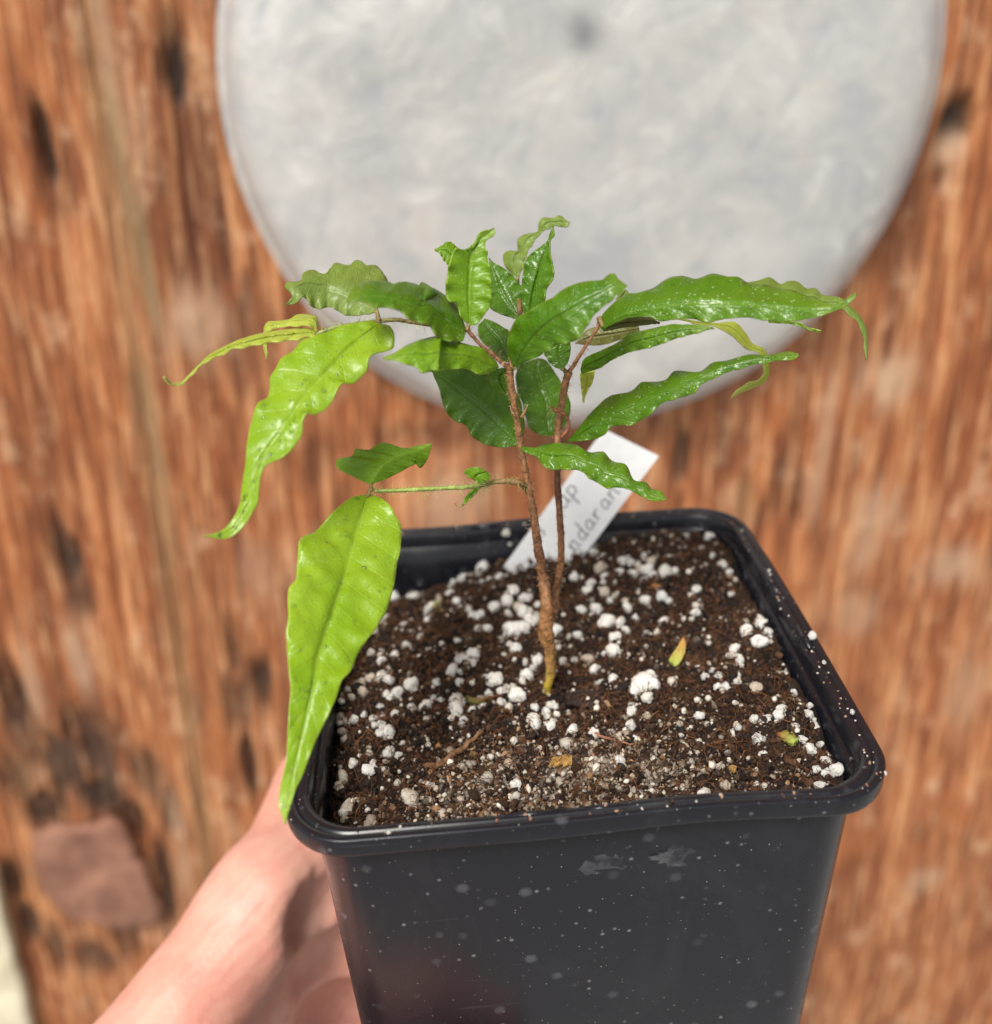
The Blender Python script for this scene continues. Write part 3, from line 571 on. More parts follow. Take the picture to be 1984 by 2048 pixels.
for (x, y) in rand_xy(300 - ng, lambda x, y: np.clip(.1 + 1.1 * fbm(np.stack([x, y, 0 * x], -1) * 1.3, 2, 44), .02, 1)):
    rc = random.choice([.07, .08, .09, .10, .12]); granule((x, y, float(zsn(np.array(x), np.array(y))) + rc * .4), rc, random.random() < .25)
# granules stuck to the pot itself
for k_, px, y, r in (('D', (1205, 505), 3.98, 24), ('D', (1225, 560), 3.98, 13), ('H', (360, 255), 3.98, 18)):
    q = at_y(P(k_ + ' %g,%g' % px), y)[0]; granule(q, r / CROP[k_][2] / FPX * 19, False, 'perlite_granule', pot)
for px, r in (((1262, 790), 24), ((1478, 1205), 14), ((1325, 935), 12)):
    q = at_z(P('H %g,%g' % px), .03)[0]; granule(q, r / 2.713 / FPX * 16, False, 'perlite_granule', pot)
# sprinkled crumbs on the rim
xyz = []
for _ in range(150):
    s = rng.uniform(-4.1, 4.1); e = rng.choice([0, 1, 1, 2, 3]); w_ = rng.uniform(4.22, 4.42)
    p_ = [(s, -w_), (w_, s), (s, w_), (-w_, s)][e]; xyz.append((p_[0], p_[1], .0))
xyz = np.array(xyz); r = rng.uniform(.008, .028, len(xyz)); bv, bf = I1
v = bv[None] * (1 + .3 * rng.uniform(-1, 1, (len(xyz), len(bv), 1))) * np.exp(rng.uniform(-.5, .5, (len(xyz), 1, 3))) * r[:, None, None] + xyz[:, None]
flop = .022 * np.sin(xyz[:, 0] * .7 + 1.3) + .02 * np.sin(xyz[:, 1] * .9 + .4) - .012 * np.sin(xyz[:, 0] * 1.7 + xyz[:, 1]); v[..., 2] += flop[:, None]
pal2 = np.array([[.5, .30, .2], [.7, .66, .58], [.05, .03, .02], [.35, .17, .10]]); cols = np.repeat(pal2[rng.integers(0, 4, len(xyz))], len(bv), 0)
mesh('soil_crumbs', v.reshape(-1, 3), (bf[None] + (np.arange(len(xyz)) * len(bv))[:, None, None]).reshape(-1, 3), M['crumb'], pot, smooth=False, col=cols, kind='stuff')

# things lying in the soil
def litter(name, key, L, R, h, c1, c2, label, cat, thick=.03, lift=0., bul=.10):
    Lp = resample(P(key + ' ' + L), 14); Rp = resample(P(key + ' ' + R), 14); V = []
    for a, b, t in zip(Lp, Rp, np.linspace(0, 1, 14)):
        for s in np.linspace(0, 1, 7):
            px = a + (b - a) * s; z0 = on_soil(a); base = on_soil(px)
            d = ray([px])[0]; q = base - d * (h + lift * t) ; q = q - d * bul * math.sin(s * math.pi) * (1 + .5 * math.sin(t * 17 + s * 9)) * math.sin(.3 + t * 2.5); V.append(q)
    V = np.array(V); n = len(V); low = V - np.array([0, 0, thick]); F = grid_faces(14, 7).tolist(); F += [[i + n for i in q][::-1] for q in F[:]]
    ring = [i * 7 for i in range(14)] + [13 * 7 + j for j in range(1, 7)] + [i * 7 + 6 for i in range(12, -1, -1)] + [j for j in range(5, 0, -1)]
    for i in range(len(ring)): F.append([ring[i], ring[i] + n, ring[(i + 1) % len(ring)] + n, ring[(i + 1) % len(ring)]])
    t = np.repeat(np.linspace(0, 1, 14), 7)[:, None]; c = np.array(c1) * (1 - t) + np.array(c2) * t
    o = mesh(name, np.vstack([V, low]), F, M['litter'], col=np.vstack([c, c])); tag(o, label, cat); return o
litter('leaf_scrap', 'H', '480,925 500,890 530,850 550,810 560,795', '520,960 550,925 570,880 575,830 562,795', .15, (.42, .50, .10), (.62, .28, .09), 'small upright leaf scrap with green base and orange tip, standing in the soil', 'leaf scrap', lift=.3)
litter('leaf_scrap', 'H', '1065,1310 1100,1305 1140,1300 1165,1325 1185,1355', '1070,1325 1100,1350 1130,1370 1155,1385 1183,1362', .15, (.30, .10, .035), (.36, .52, .10), 'curled leaf scrap, half brown and half green, near the right front corner', 'leaf scrap')
litter('leaf_scrap', 'D', '850,850 870,835 895,850', '850,905 870,910 895,900', .12, (.45, .45, .12), (.38, .42, .10), 'tiny yellow-green leaf scrap among perlite near the back left', 'leaf scrap')
litter('leaf_scrap', 'G', '975,235 1010,250 1060,250 1150,230', '985,270 1020,280 1060,268 1150,236', .12, (.16, .17, .03), (.32, .12, .06), 'thin reddish-green leaf sliver lying left of the stem', 'leaf scrap')
litter('bark_chip', 'H', '385,505 420,500 460,505', '390,530 420,535 458,525', .10, (.42, .18, .06), (.5, .24, .09), 'small orange bark chip near the back of the soil', 'bark chip')
litter('bark_chip', 'H', '800,1500 825,1490 850,1498', '820,1520 835,1532 848,1520', .10, (.45, .26, .08), (.5, .30, .1), 'small tan bark chip near the front rim', 'bark chip')
litter('bark_chip', 'E', '610,1790 700,1765 830,1770 960,1790', '620,1860 720,1880 850,1885 960,1865', .12, (.018, .011, .009), (.028, .016, .013), 'dark wet bark chip beside the foot of the stem', 'bark chip', .12)
litter('bark_chip', 'G', '700,420 740,390 790,400', '700,460 745,465 800,440', .10, (.03, .018, .012), (.045, .026, .016), 'blackish bark chip left of the dry twig', 'bark chip', .1)
litter('seed_husk', 'G', '1385,605 1430,560 1480,540 1530,540', '1390,625 1440,622 1490,622 1530,600', .16, (.40, .22, .06), (.58, .34, .10), 'golden brown wrinkled seed husk on the sandy patch', 'seed husk', .14, bul=.22)
def soil_tube(name, key, pts, r, col, label, cat, lift=.06, wob=.3):
    p = resample(catmull(P(key + ' ' + pts), 5), 18); q = np.array([on_soil(a) for a in p]); q[:, 2] = np.maximum(q[:, 2], zsn(q[:, 0], q[:, 1])) + lift
    v, f = tube(q, r, 7, wob=wob); o = mesh(name, v, f, M['litter'], col=np.tile(col, (len(v), 1))); return tag(o, label, cat)
soil_tube('twig', 'G', '765,680 850,630 960,550 1060,480', [.045, .06, .05, .03], (.24, .125, .06), 'dry brown twig lying on the soil near the front rim', 'twig')
soil_tube('root', 'H', '45,1325 100,1355 170,1375 220,1402 290,1402', [.02, .025, .018, .01], (.38, .17, .10), 'thin curved reddish root on the soil right of the seed husk', 'root', .09)
for i, (x, y, r, c, lb) in enumerate([(730, 440, 22, (.42, .20, .07), 'small orange-brown pebble left of the dry twig'), (825, 490, 22, (.45, .22, .10), 'orange pebble touching the far side of the dry twig'), (1000, 610, 30, (.30, .26, .22), 'smooth grey-brown pebble right of the dry twig'),
      (1090, 705, 36, (.42, .39, .33), 'pale grey quartz pebble near the front rim'), (1065, 855, 20, (.45, .22, .08), 'small orange pebble against the front rim'), (1200, 620, 28, (.42, .32, .22), 'beige pebble left of the seed husk'),
      (860, 870, 18, (.40, .20, .07), 'tiny orange pebble at the front rim, left of the others'), (480, 900, 30, (.30, .25, .20), 'dull grey pebble in the front left corner'), (895, 545, 26, (.38, .30, .22), 'tan pebble lying along the dry twig')]):
    q = on_soil(P('G %g,%g' % (x, y))[0]); d = (CAM - q) @ RM[:, 2]; rc = r / 2.62 / FPX * d
    bv, bf = I2; v = bv * (1 + .22 * fbm(bv * 1.2 + i * 3, 2, i))[:, None] * np.array([1, 1.1, .8]) * rc; q[2] = zsn(q[0], q[1]) + rc * .5
    o = mesh('pebble', v + q, bf, M['sand'], col=np.tile(c, (len(v), 1))); tag(o, lb, 'pebble', 'pebbles in the soil')

# ------------------------------------------------------------------ plant label
a = at_y([(1001, 1141)], 3.72)[0]; b = at_y([(1148, 1138)], 3.72)[0]; tr = at_y([(1317, 912)], 4.6)[0]
nn = np.cross(b - a, tr - a); d = ray([(1208, 858)])[0]; t = ((a - CAM) @ nn) / (d @ nn); tl = CAM + d * t
a2 = a - (tl - a) * .35; b2 = b - (tr - b) * .35; nn /= np.linalg.norm(nn); nn = nn if nn[1] < 0 else -nn
qs = [a2, b2, tr, tl]; V = np.array([q + nn * s for s in (.02, -.02) for q in qs])
lab = mesh('plant_label', V, [[0, 1, 2, 3], [7, 6, 5, 4], [0, 4, 5, 1], [1, 5, 6, 2], [2, 6, 7, 3], [3, 7, 4, 0]], M['card'], smooth=False, org=(a + b) / 2)
tag(lab, 'white plastic plant tag with grey handwriting, stuck aslant in the soil behind the stems', 'plant label')
GL = {'u': [(0, 1), (0, .3), (.2, 0), (.5, .1), (.7, .5), (.72, 1), (.74, .1), (.95, 0)], 'p': [(.05, 1), (.05, -1.0), (.05, .7), (.3, 1), (.65, .85), (.7, .4), (.45, .05), (.1, .2)],
      'n': [(0, 1), (.02, 0), (.05, .6), (.35, 1), (.6, .85), (.65, 0), (.85, .05)], 'd': [(.65, .8), (.35, 1), (.05, .6), (.1, .1), (.4, 0), (.65, .3), (.7, 2.0), (.68, .1), (.9, 0)],
      'a': [(.62, .85), (.3, 1), (.02, .6), (.08, .1), (.35, 0), (.62, .4), (.66, .95), (.66, .1), (.9, .05)], 'r': [(.05, 1), (.1, 0), (.12, .6), (.35, .95), (.6, .9)], 's': [(.6, .9), (.3, 1), (.1, .75), (.5, .4), (.4, .05), (.05, .05)],
      'm': [(0, 1), (.02, 0), (.05, .7), (.25, 1), (.4, .8), (.42, 0), (.45, .7), (.7, 1), (.85, .8), (.88, 0)]}
def write(txt, u0, v0, size, slant=.25):       # u runs along the tag from its foot to its top (cm), v across it
    ulen = np.linalg.norm(tr - b); eu = (tr - b) / ulen; ev = (tl - tr) / np.linalg.norm(tl - tr); out_ = []
    for ch in txt:
        if ch == ' ': u0 += size * .6; continue
        g_ = resample(catmull(np.array(GL[ch], float), 5), 26); pts = []
        for x, y in g_: pts.append(b + eu * (u0 + (x + slant * y) * size) + ev * (v0 + y * size * .8) + nn * .024)
        pts = np.array(pts); T = np.gradient(pts, axis=0); S = np.cross(T, nn); S /= np.linalg.norm(S, axis=1)[:, None] + 1e-9
        wd = .0135; Vv = np.stack([pts - S * wd, pts + S * wd, pts + nn * .006], 1).reshape(-1, 3)
        f_ = []
        for i in range(len(pts) - 1):
            a_ = 3 * i; f_ += [[a_, a_ + 3, a_ + 5, a_ + 2], [a_ + 2, a_ + 5, a_ + 4, a_ + 1], [a_ + 1, a_ + 4, a_ + 3, a_]]
        out_.append((Vv, f_)); u0 += size * 1.12
    return out_
v, f = join(write('up', 1.10, .98, .27)); mesh('handwriting', v, f, M['ink'], lab)
v, f = join(write('ndaran', .36, .22, .25)); mesh('handwriting', v, f, M['ink'], lab)
v, f = join(write('s', .35, 1.0, .2)); mesh('handwriting', v, f, M['ink'], lab)

# ------------------------------------------------------------------ the seedling
foot = on_soil(P('E 495,1790')[0])
plant = empty('seedling', foot, 'young two-stemmed seedling with wavy-edged wet green leaves, growing in the black pot', 'plant')
def stem_part(name, segs, rad, c1, c2, k=14, wob=.16, hairs=0, hl=.12, label=None, n=None, cpos=None):
    rad = [q * .66 for q in rad] if k >= 14 else rad
    pts = np.vstack([at_y(P(s), y) if not s.startswith('*') else np.array([eval(s[1:])]) for s, y in segs])
    v, f = tube(pts, rad, k, n or max(20, len(pts) * 8), wob=wob, seed=len(name))
    nn_ = len(v) // k; t = np.repeat(np.linspace(0, 1, nn_), k)
    if cpos is None: cpos = [0, 1]
    cs = np.array([c1, c2] if not isinstance(c1, list) else c1); col = np.stack([np.interp(t, cpos, cs[:, i]) for i in range(3)], -1)
    o = mesh(name, v, f, M['stem'], plant, col=col, label=label)
    if hairs:
        ctr = v.reshape(nn_, k, 3).mean(1); hp = []; hc = []
        for _ in range(hairs):
            i = random.randrange(nn_); j = random.randrange(k); p0 = v[i * k + j]; d = p0 - ctr[i]; d /= np.linalg.norm(d) + 1e-9
            d = d + rng.normal(0, .45, 3); L_ = hl * random.uniform(.4, 1.2); p1 = p0 + d * L_ * .6; p2 = p1 + (d + rng.normal(0, .5, 3)) * L_ * .4
            hp.append(tube(np.array([p0, p1, p2]), [.004, .0025, .0015], 3, 4))
        hv, hf = join(hp); cc_ = np.array(cs[-1]) * 1.5 + .1
        mesh('stem_hairs', hv, hf, M['stem'], o, col=np.tile(cc_, (len(hv), 1)), kind='stuff')
    return o
BR = (.27, .115, .045); BR2 = (.42, .20, .085); YL = (.58, .46, .04)
stem_part('main_stem', [('*foot+np.array([0,0,-.3])', 0), ('E 493,1785', foot[1]), ('E 520,1690 528,1600 522,1500 500,1410 495,1340 508,1270 505,1200', foot[1] + .02),
                        ('E 480,1040 450,860', .05), ('E 420,640 395,500 375,400 350,280 330,170', .1), ('B 745,1740 715,1550 690,1380 682,1290', .1)],
          [.10, .105, .12, .155, .205, .18, .13, .12, .115, .10, .10, .095, .080, .078, .075, .08, .085],
          [YL, (.62, .46, .05), (.60, .33, .10), (.46, .22, .08), (.20, .085, .038), BR2, BR2], None, 18, .26, 520, .05, n=150, cpos=[0, .09, .14, .27, .5, .72, 1])
stem_part('right_stem', [('E 545,1275', foot[1] + .06), ('E 562,1150 578,1020 592,940 595,800 588,640 578,500 572,330 572,180', .35), ('B 1045,1780 1062,1650 1085,1500 1110,1380 1128,1310', .45)],
          [.09, .10, .10, .092, .086, .084, .082, .082, .085, .088, .092, .10], [(.26, .12, .055), (.30, .15, .065), BR, (.15, .065, .035), BR2, BR2], None, 14, .26, 380, .05, n=110, cpos=[0, .15, .3, .55, .8, 1])
stem_part('left_top_branch', [('B 682,1290 640,1250 560,1180 450,1090 380,1010 360,985', .1)], [.06, .05, .042, .04, .04, .05], BR2, (.34, .16, .08), hairs=90, hl=.07)
stem_part('right_top_branch', [('B 1128,1310 1165,1260 1220,1170 1290,1060 1350,970 1360,890', .45)], [.06, .05, .042, .04, .04, .04], BR, BR2, hairs=90, hl=.07)
stem_part('side_branch', [('E 365,440', .1), ('E 330,410 250,400 190,402 130,410', [.0]), ('D 1040,278 900,285 700,295 560,300', -.5)], [.06, .045, .038, .035, .035, .035, .03], [BR, (.38, .26, .09), (.36, .44, .10), (.40, .52, .12)], None, 10, .08, 220, .09, cpos=[0, .2, .45, 1])
stem_part('left_branch', [('B 360,985', .1), ('B 250,970', .6), ('A 1640,770 1550,758 1440,768', [.6]), ('A 1200,800 1110,825 1055,850', .1)], [.045, .04, .035, .035, .03, .025], [BR, (.22, .17, .05), (.36, .44, .10), (.46, .55, .16)], None, 9, .08, 200, .10, cpos=[0, .5, .65, 1])
stem_part('aerial_root', [('B 990,1560 1030,1600 1095,1625 1130,1690 1120,1750 1075,1800', .25)], [.012, .03, .025, .025, .03, .03], (.32, .11, .05), (.36, .13, .06), 8, .2, 14, .12)
stem_part('aerial_root', [('B 770,1650 800,1600 820,1550', .0)], [.03, .018, .006], BR2, (.42, .26, .12), 7, .2, 6, .08)
stem_part('aerial_root', [('B 720,1640 695,1600 685,1560', .0)], [.025, .014, .005], BR2, (.42, .30, .16), 7, .2)
stem_part('tendril', [('D 995,355 985,375 965,372 957,360 968,350', -.6)], [.010, .010, .008, .007, .005], (.40, .38, .12), (.40, .20, .10), 6, 0)
for s_, y_ in (('B 625,1255 650,1225', 0.), ('B 700,1265 690,1225 670,1195', 0.), ('B 720,1265 735,1230', 0.)):
    stem_part('bud_scale', [(s_, y_)] if len(s_.split()) > 3 else [(s_, y_)], [.035, .02, .005], BR2, (.5, .33, .2), 7, .2)

LEAVES = []
def leaf(L, R, mid, yb, ym, yt, eL, eR, mat, label, quilt=.035, waves=9, wamp=.06, drops=40, dr=.018, nN=84, sag=0, petiole=None, nq=13):
    n = nN; m = 25
    Lp = resample(catmull(P(L), 6), n); Rp = resample(catmull(P(R), 6), n)
    tip = (Lp[-1] + Rp[-1]) / 2; Lp[-1] = tip; Rp[-1] = tip
    if mid: Mp = resample(catmull(P(mid), 8), n); Mp[-1] = tip; k_ = np.clip(np.linspace(0, 1, n) * 1.0, 0, 1)[:, None]; Mp = Mp
    else: Mp = (Lp + Rp) / 2
    # nearest pairing along the midrib for smooth ribs
    t = np.linspace(0, 1, n); y0 = np.interp(t, [0, .5, 1], [yb, ym, yt]); y0 = .5 * (y0 + (yb * (1 - t) ** 2 + 2 * (2 * ym - .5 * (yb + yt)) * t * (1 - t) + yt * t * t))
    wl = np.linalg.norm(Lp - Mp, axis=1); wr = np.linalg.norm(Rp - Mp, axis=1); wmx = max(wl.max(), wr.max()) + 1e-6
    s = np.linspace(-1, 1, m); pts = np.zeros((n, m, 2)); Y = np.zeros((n, m)); seed = len(LEAVES)
    ph = seed * 1.7
    for j, sj in enumerate(s):
        E_ = Lp if sj < 0 else Rp; a_ = abs(sj); pts[:, j] = Mp + (E_ - Mp) * a_
        e = (eL if sj < 0 else eR); ww = (wl if sj < 0 else wr) / wmx
        Y[:, j] = y0 + e * (a_ ** 1.25) * ww + .6 * wamp * np.sin(t * waves * 2 * math.pi + ph + (sj > 0) * 1.5) * a_ ** 2.5 * np.clip(ww * 1.6, 0, 1) - .07 * ww * (1 - math.exp(-(a_ / .12) ** 2)) * 0 + .05 * math.exp(-(a_ / .07) ** 2) * ww
    V = at_y(pts.reshape(-1, 2), Y.reshape(-1)).reshape(n, m, 3)
    # quilting between the side veins, along the sheet's own normal
    du = np.gradient(V, axis=0); dv = np.gradient(V, axis=1); N_ = np.cross(du, dv); N_ /= np.linalg.norm(N_, axis=2)[..., None] + 1e-9
    tocam = CAM - V; N_ *= np.sign((N_ * tocam).sum(-1))[..., None]
    S_, T_ = np.meshgrid(np.abs(s), t); ww = (np.maximum(wl, wr) / wmx)[:, None]
    q = quilt * .38 * (np.abs(np.sin(math.pi * (nq * T_ - 2.6 * S_ * .5) + 1.2 * vnoise(V * 1.3, seed))) - .5) * np.sin(math.pi * np.clip(S_, 0, 1)) ** .6 * ww
    q += quilt * 1.1 * fbm(V * 1.9, 3, seed) * ww
    V = V + N_ * (q * (1.15 if mat == 'lime' else .6))[..., None]
    U = np.stack([np.tile((s + 1) / 2, (n, 1)), np.tile(t[:, None], (1, m))], -1).reshape(-1, 2)
    o = mesh('leaf', V.reshape(-1, 3), grid_faces(n, m), M[mat], plant, org=V[0, m // 2], uv=U, label=label)
    # orient faces to the upper side and give the blade its thickness
    me = o.data
    avg = np.mean([(np.cross(V[i + 1, j] - V[i, j], V[i, j + 1] - V[i, j])) for i in range(5, n - 6, 9) for j in range(3, m - 4, 5)], 0)
    if (np.array([p.normal[:] for p in list(me.polygons)[::37]]).mean(0) * (CAM - V[n // 2, m // 2])).sum() < 0: me.flip_normals()
    md = o.modifiers.new('thickness', 'SOLIDIFY'); md.thickness = .00022; md.offset = -1; md.use_rim = True
    LEAVES.append(o)
    if drops:
        hp = []; bv, bf = I1 if dr < .02 else I2
        for _ in range(drops):
            i = int(np.clip(rng.normal(.45, .27), .03, .95) * (n - 1)); j = random.randrange(2, m - 2); p = V[i, j] + (V[min(i + 1, n - 1), j] - V[i, j]) * random.random()
            r = dr * .42 * rng.gamma(1.3, .6) + .003; r = min(r, .034); nv = N_[i, j]
            vv = bv * r; vv = vv - np.outer(vv @ nv, nv) * .45; hp.append((vv + p + nv * r * .15, bf))
        v_, f_ = join(hp); mesh('water_drops', v_, f_, M['water'], o, kind='stuff')
    if petiole:
        a_ = V[1, m // 2]; b_ = at_y(P(petiole[0]), petiole[1])[0]; v_, f_ = tube(np.array([a_, (a_ + b_) / 2 + [0, 0, .02], b_]), [.03, .033, .045], 8, 10, .1)
        mesh('petiole', v_, f_, M['stem'], o, col=np.tile((.34, .24, .08), (len(v_), 1)))
    return o

leaf('D 520,315 440,335 350,410 280,480 205,525 185,600 180,720 140,780 133,900 130,1020 140,1180 150,1280 140,1380 133,1560 125,1640 100,1740 90,1830 110,1900 122,1930',
     'D 545,315 590,330 640,370 665,420 695,470 685,580 665,720 630,860 575,960 510,1050 470,1130 400,1230 370,1320 310,1450 240,1600 215,1680 180,1750 150,1830 122,1930',
     'D 530,315 480,480 430,680 350,900 280,1150 215,1450 165,1680 122,1930', -.5, -3.2, -4.8, .1, .15, 'lime', 'largest leaf, lime green, hanging down over the left corner of the pot', .07, 8, .07, 150, .02, 110, petiole=('D 545,290', -.5), nq=15)
leaf('A 1440,775 1340,770 1230,790 1150,820 1030,870 960,890 910,960 830,1000 790,1060 750,1130 735,1230 680,1280 650,1380 625,1470 610,1560 600,1680 585,1780 575,1899 F 465,945 455,975 440,1000 425,1015 392,1027',
     'A 1480,785 1530,810 1550,870 1530,950 1400,990 1370,1080 1300,1150 1210,1160 1150,1280 1090,1345 1010,1340 970,1400 960,1490 900,1580 820,1640 740,1670 700,1740 685,1860 F 492,965 475,995 455,1018 430,1032 392,1027',
     'A 1460,780 1300,900 1150,1060 980,1250 850,1450 700,1640 640,1800 F 478,955 455,998 430,1022 392,1027', -.1, -1.6, -2.6, .45, -.15, 'lime', 'large droplet-covered yellow-green leaf arching down at the upper left', .05, 7, .08, 260, .022, 110, petiole=('A 1440,768', .6), nq=12)
leaf('A 1050,830 1000,812 880,815 760,830 660,850 560,885 470,925 380,975 310,1040 250,1100 200,1150 150,1165 115,1150 90,1120',
     'A 1050,860 980,870 900,885 800,895 700,910 600,930 520,945 440,985 360,1020 310,1060 260,1110 210,1160 160,1172 115,1158 90,1120', None, .1, -.4, -1.2, .25, -.1, 'pale', 'narrow pale leaf with a long curled tip pointing left', .02, 9, .06, 20, .010)
leaf('A 1060,830 1068,770 1050,730 1000,722 930,725 880,755 800,765 750,770 725,800 718,850 715,920 725,970 735,1005',
     'A 1055,835 1000,795 920,800 850,800 790,815 745,830 738,870 738,920 740,960 735,1005', None, .15, .4, .2, .35, -.1, 'pale', 'small folded pale leaf just above the narrow curled one', .02, 6, .05, 10, .010)
leaf('A 1440,690 1500,600 1510,520 1480,460 1430,410 1370,410 1340,385 1300,378 1265,410 1230,410 1170,398 1130,450 1090,465 1030,440 970,460 950,510 870,520 855,560 900,590 905,640 850,660',
     'A 1430,705 1360,725 1240,730 1150,680 1060,690 1010,655 985,615 965,610 940,640 920,655 900,660 850,660', 'A 1440,700 1300,620 1150,560 1000,530 910,560 900,620 850,660', .7, 1.1, .7, .9, -.3, 'olive', 'broad matt olive leaf seen from below at the upper left', .03, 8, .08, 0, petiole=('A 1450,765', .6))
leaf('B 345,960 310,850 250,760 170,710 80,660 0,620 A 1830,590 1740,560 1650,525 1580,518 1540,530 1500,515 1400,510 1330,525 1290,550 1265,590 1240,640',
     'B 345,1000 330,1060 270,1070 180,1060 110,1000 70,945 0,930 A 1690,770 1630,740 1590,700 1530,680 1440,670 1360,635 1290,640 1240,640',
     'B 345,985 200,900 60,820 A 1700,680 1540,620 1380,605 1240,640', .05, -.7, -.9, .9, -.4, 'mid', 'glossy curved leaf with a yellow tip, reaching left above the branch', .05, 8, .08, 60, .014)
leaf('B 600,1270 560,1200 470,1130 380,1100 300,1080 220,1060 100,1045 0,1060 A 1850,868 1740,875 1640,910 1560,960 1475,1000',
     'B 580,1290 480,1325 400,1300 320,1275 240,1285 150,1290 60,1310 0,1308 A 1830,1078 1790,1075 1730,1095 1680,1060 1600,1030 1475,1000', None, 0, -.9, -1.2, .5, -.2, 'bright', 'flat speckled leaf pointing left from the top of the left stem', .045, 8, .07, 90, .013)
leaf('B 330,400 270,350 220,318 160,350 112,378', 'B 260,520 200,480 165,430 140,400 112,378', None, .9, 1.0, 1.0, .2, -.1, 'bright', 'short leaf tip poking out behind the upright leaf', .03, 5, .04, 0)
leaf('B 365,950 320,900 275,790 205,730 207,600 225,480 250,400 290,370 380,365 425,320 440,265 480,240 530,230 562,215', 'B 385,950 430,945 490,870 540,770 535,560 510,420 495,340 520,290 555,265 572,245 562,215',
     'B 375,950 375,700 385,500 400,390 460,300 520,255 562,215', .1, .35, .6, -.12, -.12, 'bright', 'upright bright leaf with a pale midrib and a brown crinkled tip, left of centre', .05, 7, .06, 25, .014, petiole=('B 360,985', .1))
leaf('B 745,905 640,880 560,840 520,790 530,600 525,440', 'B 775,890 790,780 775,680 740,620 700,570 640,520 590,490 560,475 525,440', 'B 760,900 690,800 620,680 570,560 525,440', 1.2, 1.6, 1.9, .1, .1, 'dark', 'dark shiny leaf right behind the upright bright one', .05, 6, .05, 40, .012)
leaf('B 735,585 690,560 640,490 640,410 680,385 740,385 740,300 800,260 890,240 900,180 930,135 1000,135 1060,115 1110,150 1135,170',
     'B 750,580 775,530 800,440 830,370 870,310 905,265 950,230 1010,205 1060,195 1110,210 1135,170', None, 2.2, 2.6, 2.6, .2, -.1, 'olive', 'topmost leaf, matt olive with a brown tip, twisting to the right', .03, 7, .06, 0)
stem_part('top_branch', [('B 765,910 755,800', [1.2]), ('B 745,690 742,585', [2.1])], [.045, .035, .03], BR2, (.36, .30, .12), 8, .1)
stem_part('top_branch', [('B 765,915 740,1050 700,1200 682,1270', [.8])], [.045, .045, .05], BR2, BR, 8, .1)
leaf('B 790,890 770,720 780,560 800,460 850,400 920,350 965,310 990,240 1010,205', 'B 870,850 940,790 960,680 1010,600 1015,520 990,400 985,310 1015,270 1010,205', 'B 820,890 855,700 900,540 945,400 980,290 1010,205', .9, 1.1, 1.3, .15, -.25, 'mid', 'slender upright leaf with a drawn-out tip above the centre', .045, 7, .05, 35, .012)
leaf('B 690,1240 600,1200 540,1140 460,1060 440,970 490,900', 'B 700,1230 690,1120 680,1010 620,960 550,920 490,900', None, .8, 1.2, 1.5, -.1, .1, 'dark', 'shaded leaf behind the fork of the left stem', .03, 5, .04, 0)
leaf('B 720,1290 680,1200 665,1120 680,1020 740,900 850,830 930,770 1000,740 1060,690 1150,645 1250,615 1380,605 1420,570 1475,555 1510,600 1575,650',
     'B 735,1290 780,1240 900,1190 1000,1120 1100,1090 1200,1060 1260,970 1320,880 1370,820 1440,780 1490,720 1540,690 1575,650', 'B 728,1290 800,1130 950,960 1150,830 1350,720 1480,650 1575,650', -.1, -.9, -.9, .45, -.2, 'mid', 'broad glossy leaf at the very centre, slanting up to the right', .05, 8, .07, 70, .013, petiole=('B 690,1285', .1))
leaf('B 1070,1290 1010,1260 960,1200 945,1150 1000,1110 1060,1070', 'B 1090,1285 1130,1220 1145,1150 1140,1080 1100,1050 1060,1070', None, .3, .4, .5, .05, .05, 'dark', 'small round dark leaf tucked under the broad centre leaf', .04, 5, .03, 12, .012, petiole=('B 1110,1310', .45))
leaf('B 740,1870 600,1880 480,1850 390,1790 340,1710 250,1670 180,1570 160,1480 120,1370 90,1300', 'B 750,1860 790,1760 780,1600 740,1480 640,1400 560,1340 430,1290 250,1262 150,1270 90,1300',
     'B 745,1865 600,1700 400,1520 230,1400 90,1300', .25, .5, .6, -.1, .45, 'dark', 'wide dark green leaf below the fork, left of the stem', .05, 7, .07, 90, .012)
leaf('B 690,1290 620,1280 540,1290 520,1340 560,1420 610,1465 690,1485', 'B 690,1300 690,1360 690,1420 690,1460 690,1485', None, .2, .25, .3, 0, 0, 'mid', 'small leaf half hidden behind the left stem', .03, 4, .03, 0)
leaf('B 980,1790 880,1770 820,1700 780,1550 740,1450 730,1320 780,1240 900,1200', 'B 1000,1780 1080,1740 1140,1620 1130,1500 1080,1400 1020,1300 960,1220 900,1200', None, 1.0, 1.4, 1.8, -.05, .1, 'dark', 'dark leaf filling the gap between the two stems', .05, 6, .05, 30, .012)
leaf('C 270,470 290,400 400,300 480,285 560,255 640,210 720,198 800,210 870,193 960,205 1020,205 1080,235 1150,235 1260,265 1400,310 1500,340 1560,350 1620,310 1665,290',
     'C 285,490 400,430 520,415 600,440 690,430 780,430 850,450 940,430 1060,420 1160,435 1300,440 1420,425 1500,400 1580,370 1640,330 1665,290',
     'C 275,480 400,405 600,362 850,345 1100,352 1350,372 1520,365 1665,290', .3, -.7, -1.1, .75, -.2, 'mid', 'longest right leaf, glossy green, stretching right with an upturned tip', .06, 9, .08, 110, .014, 110, petiole=('B 1360,900', .45), nq=15)
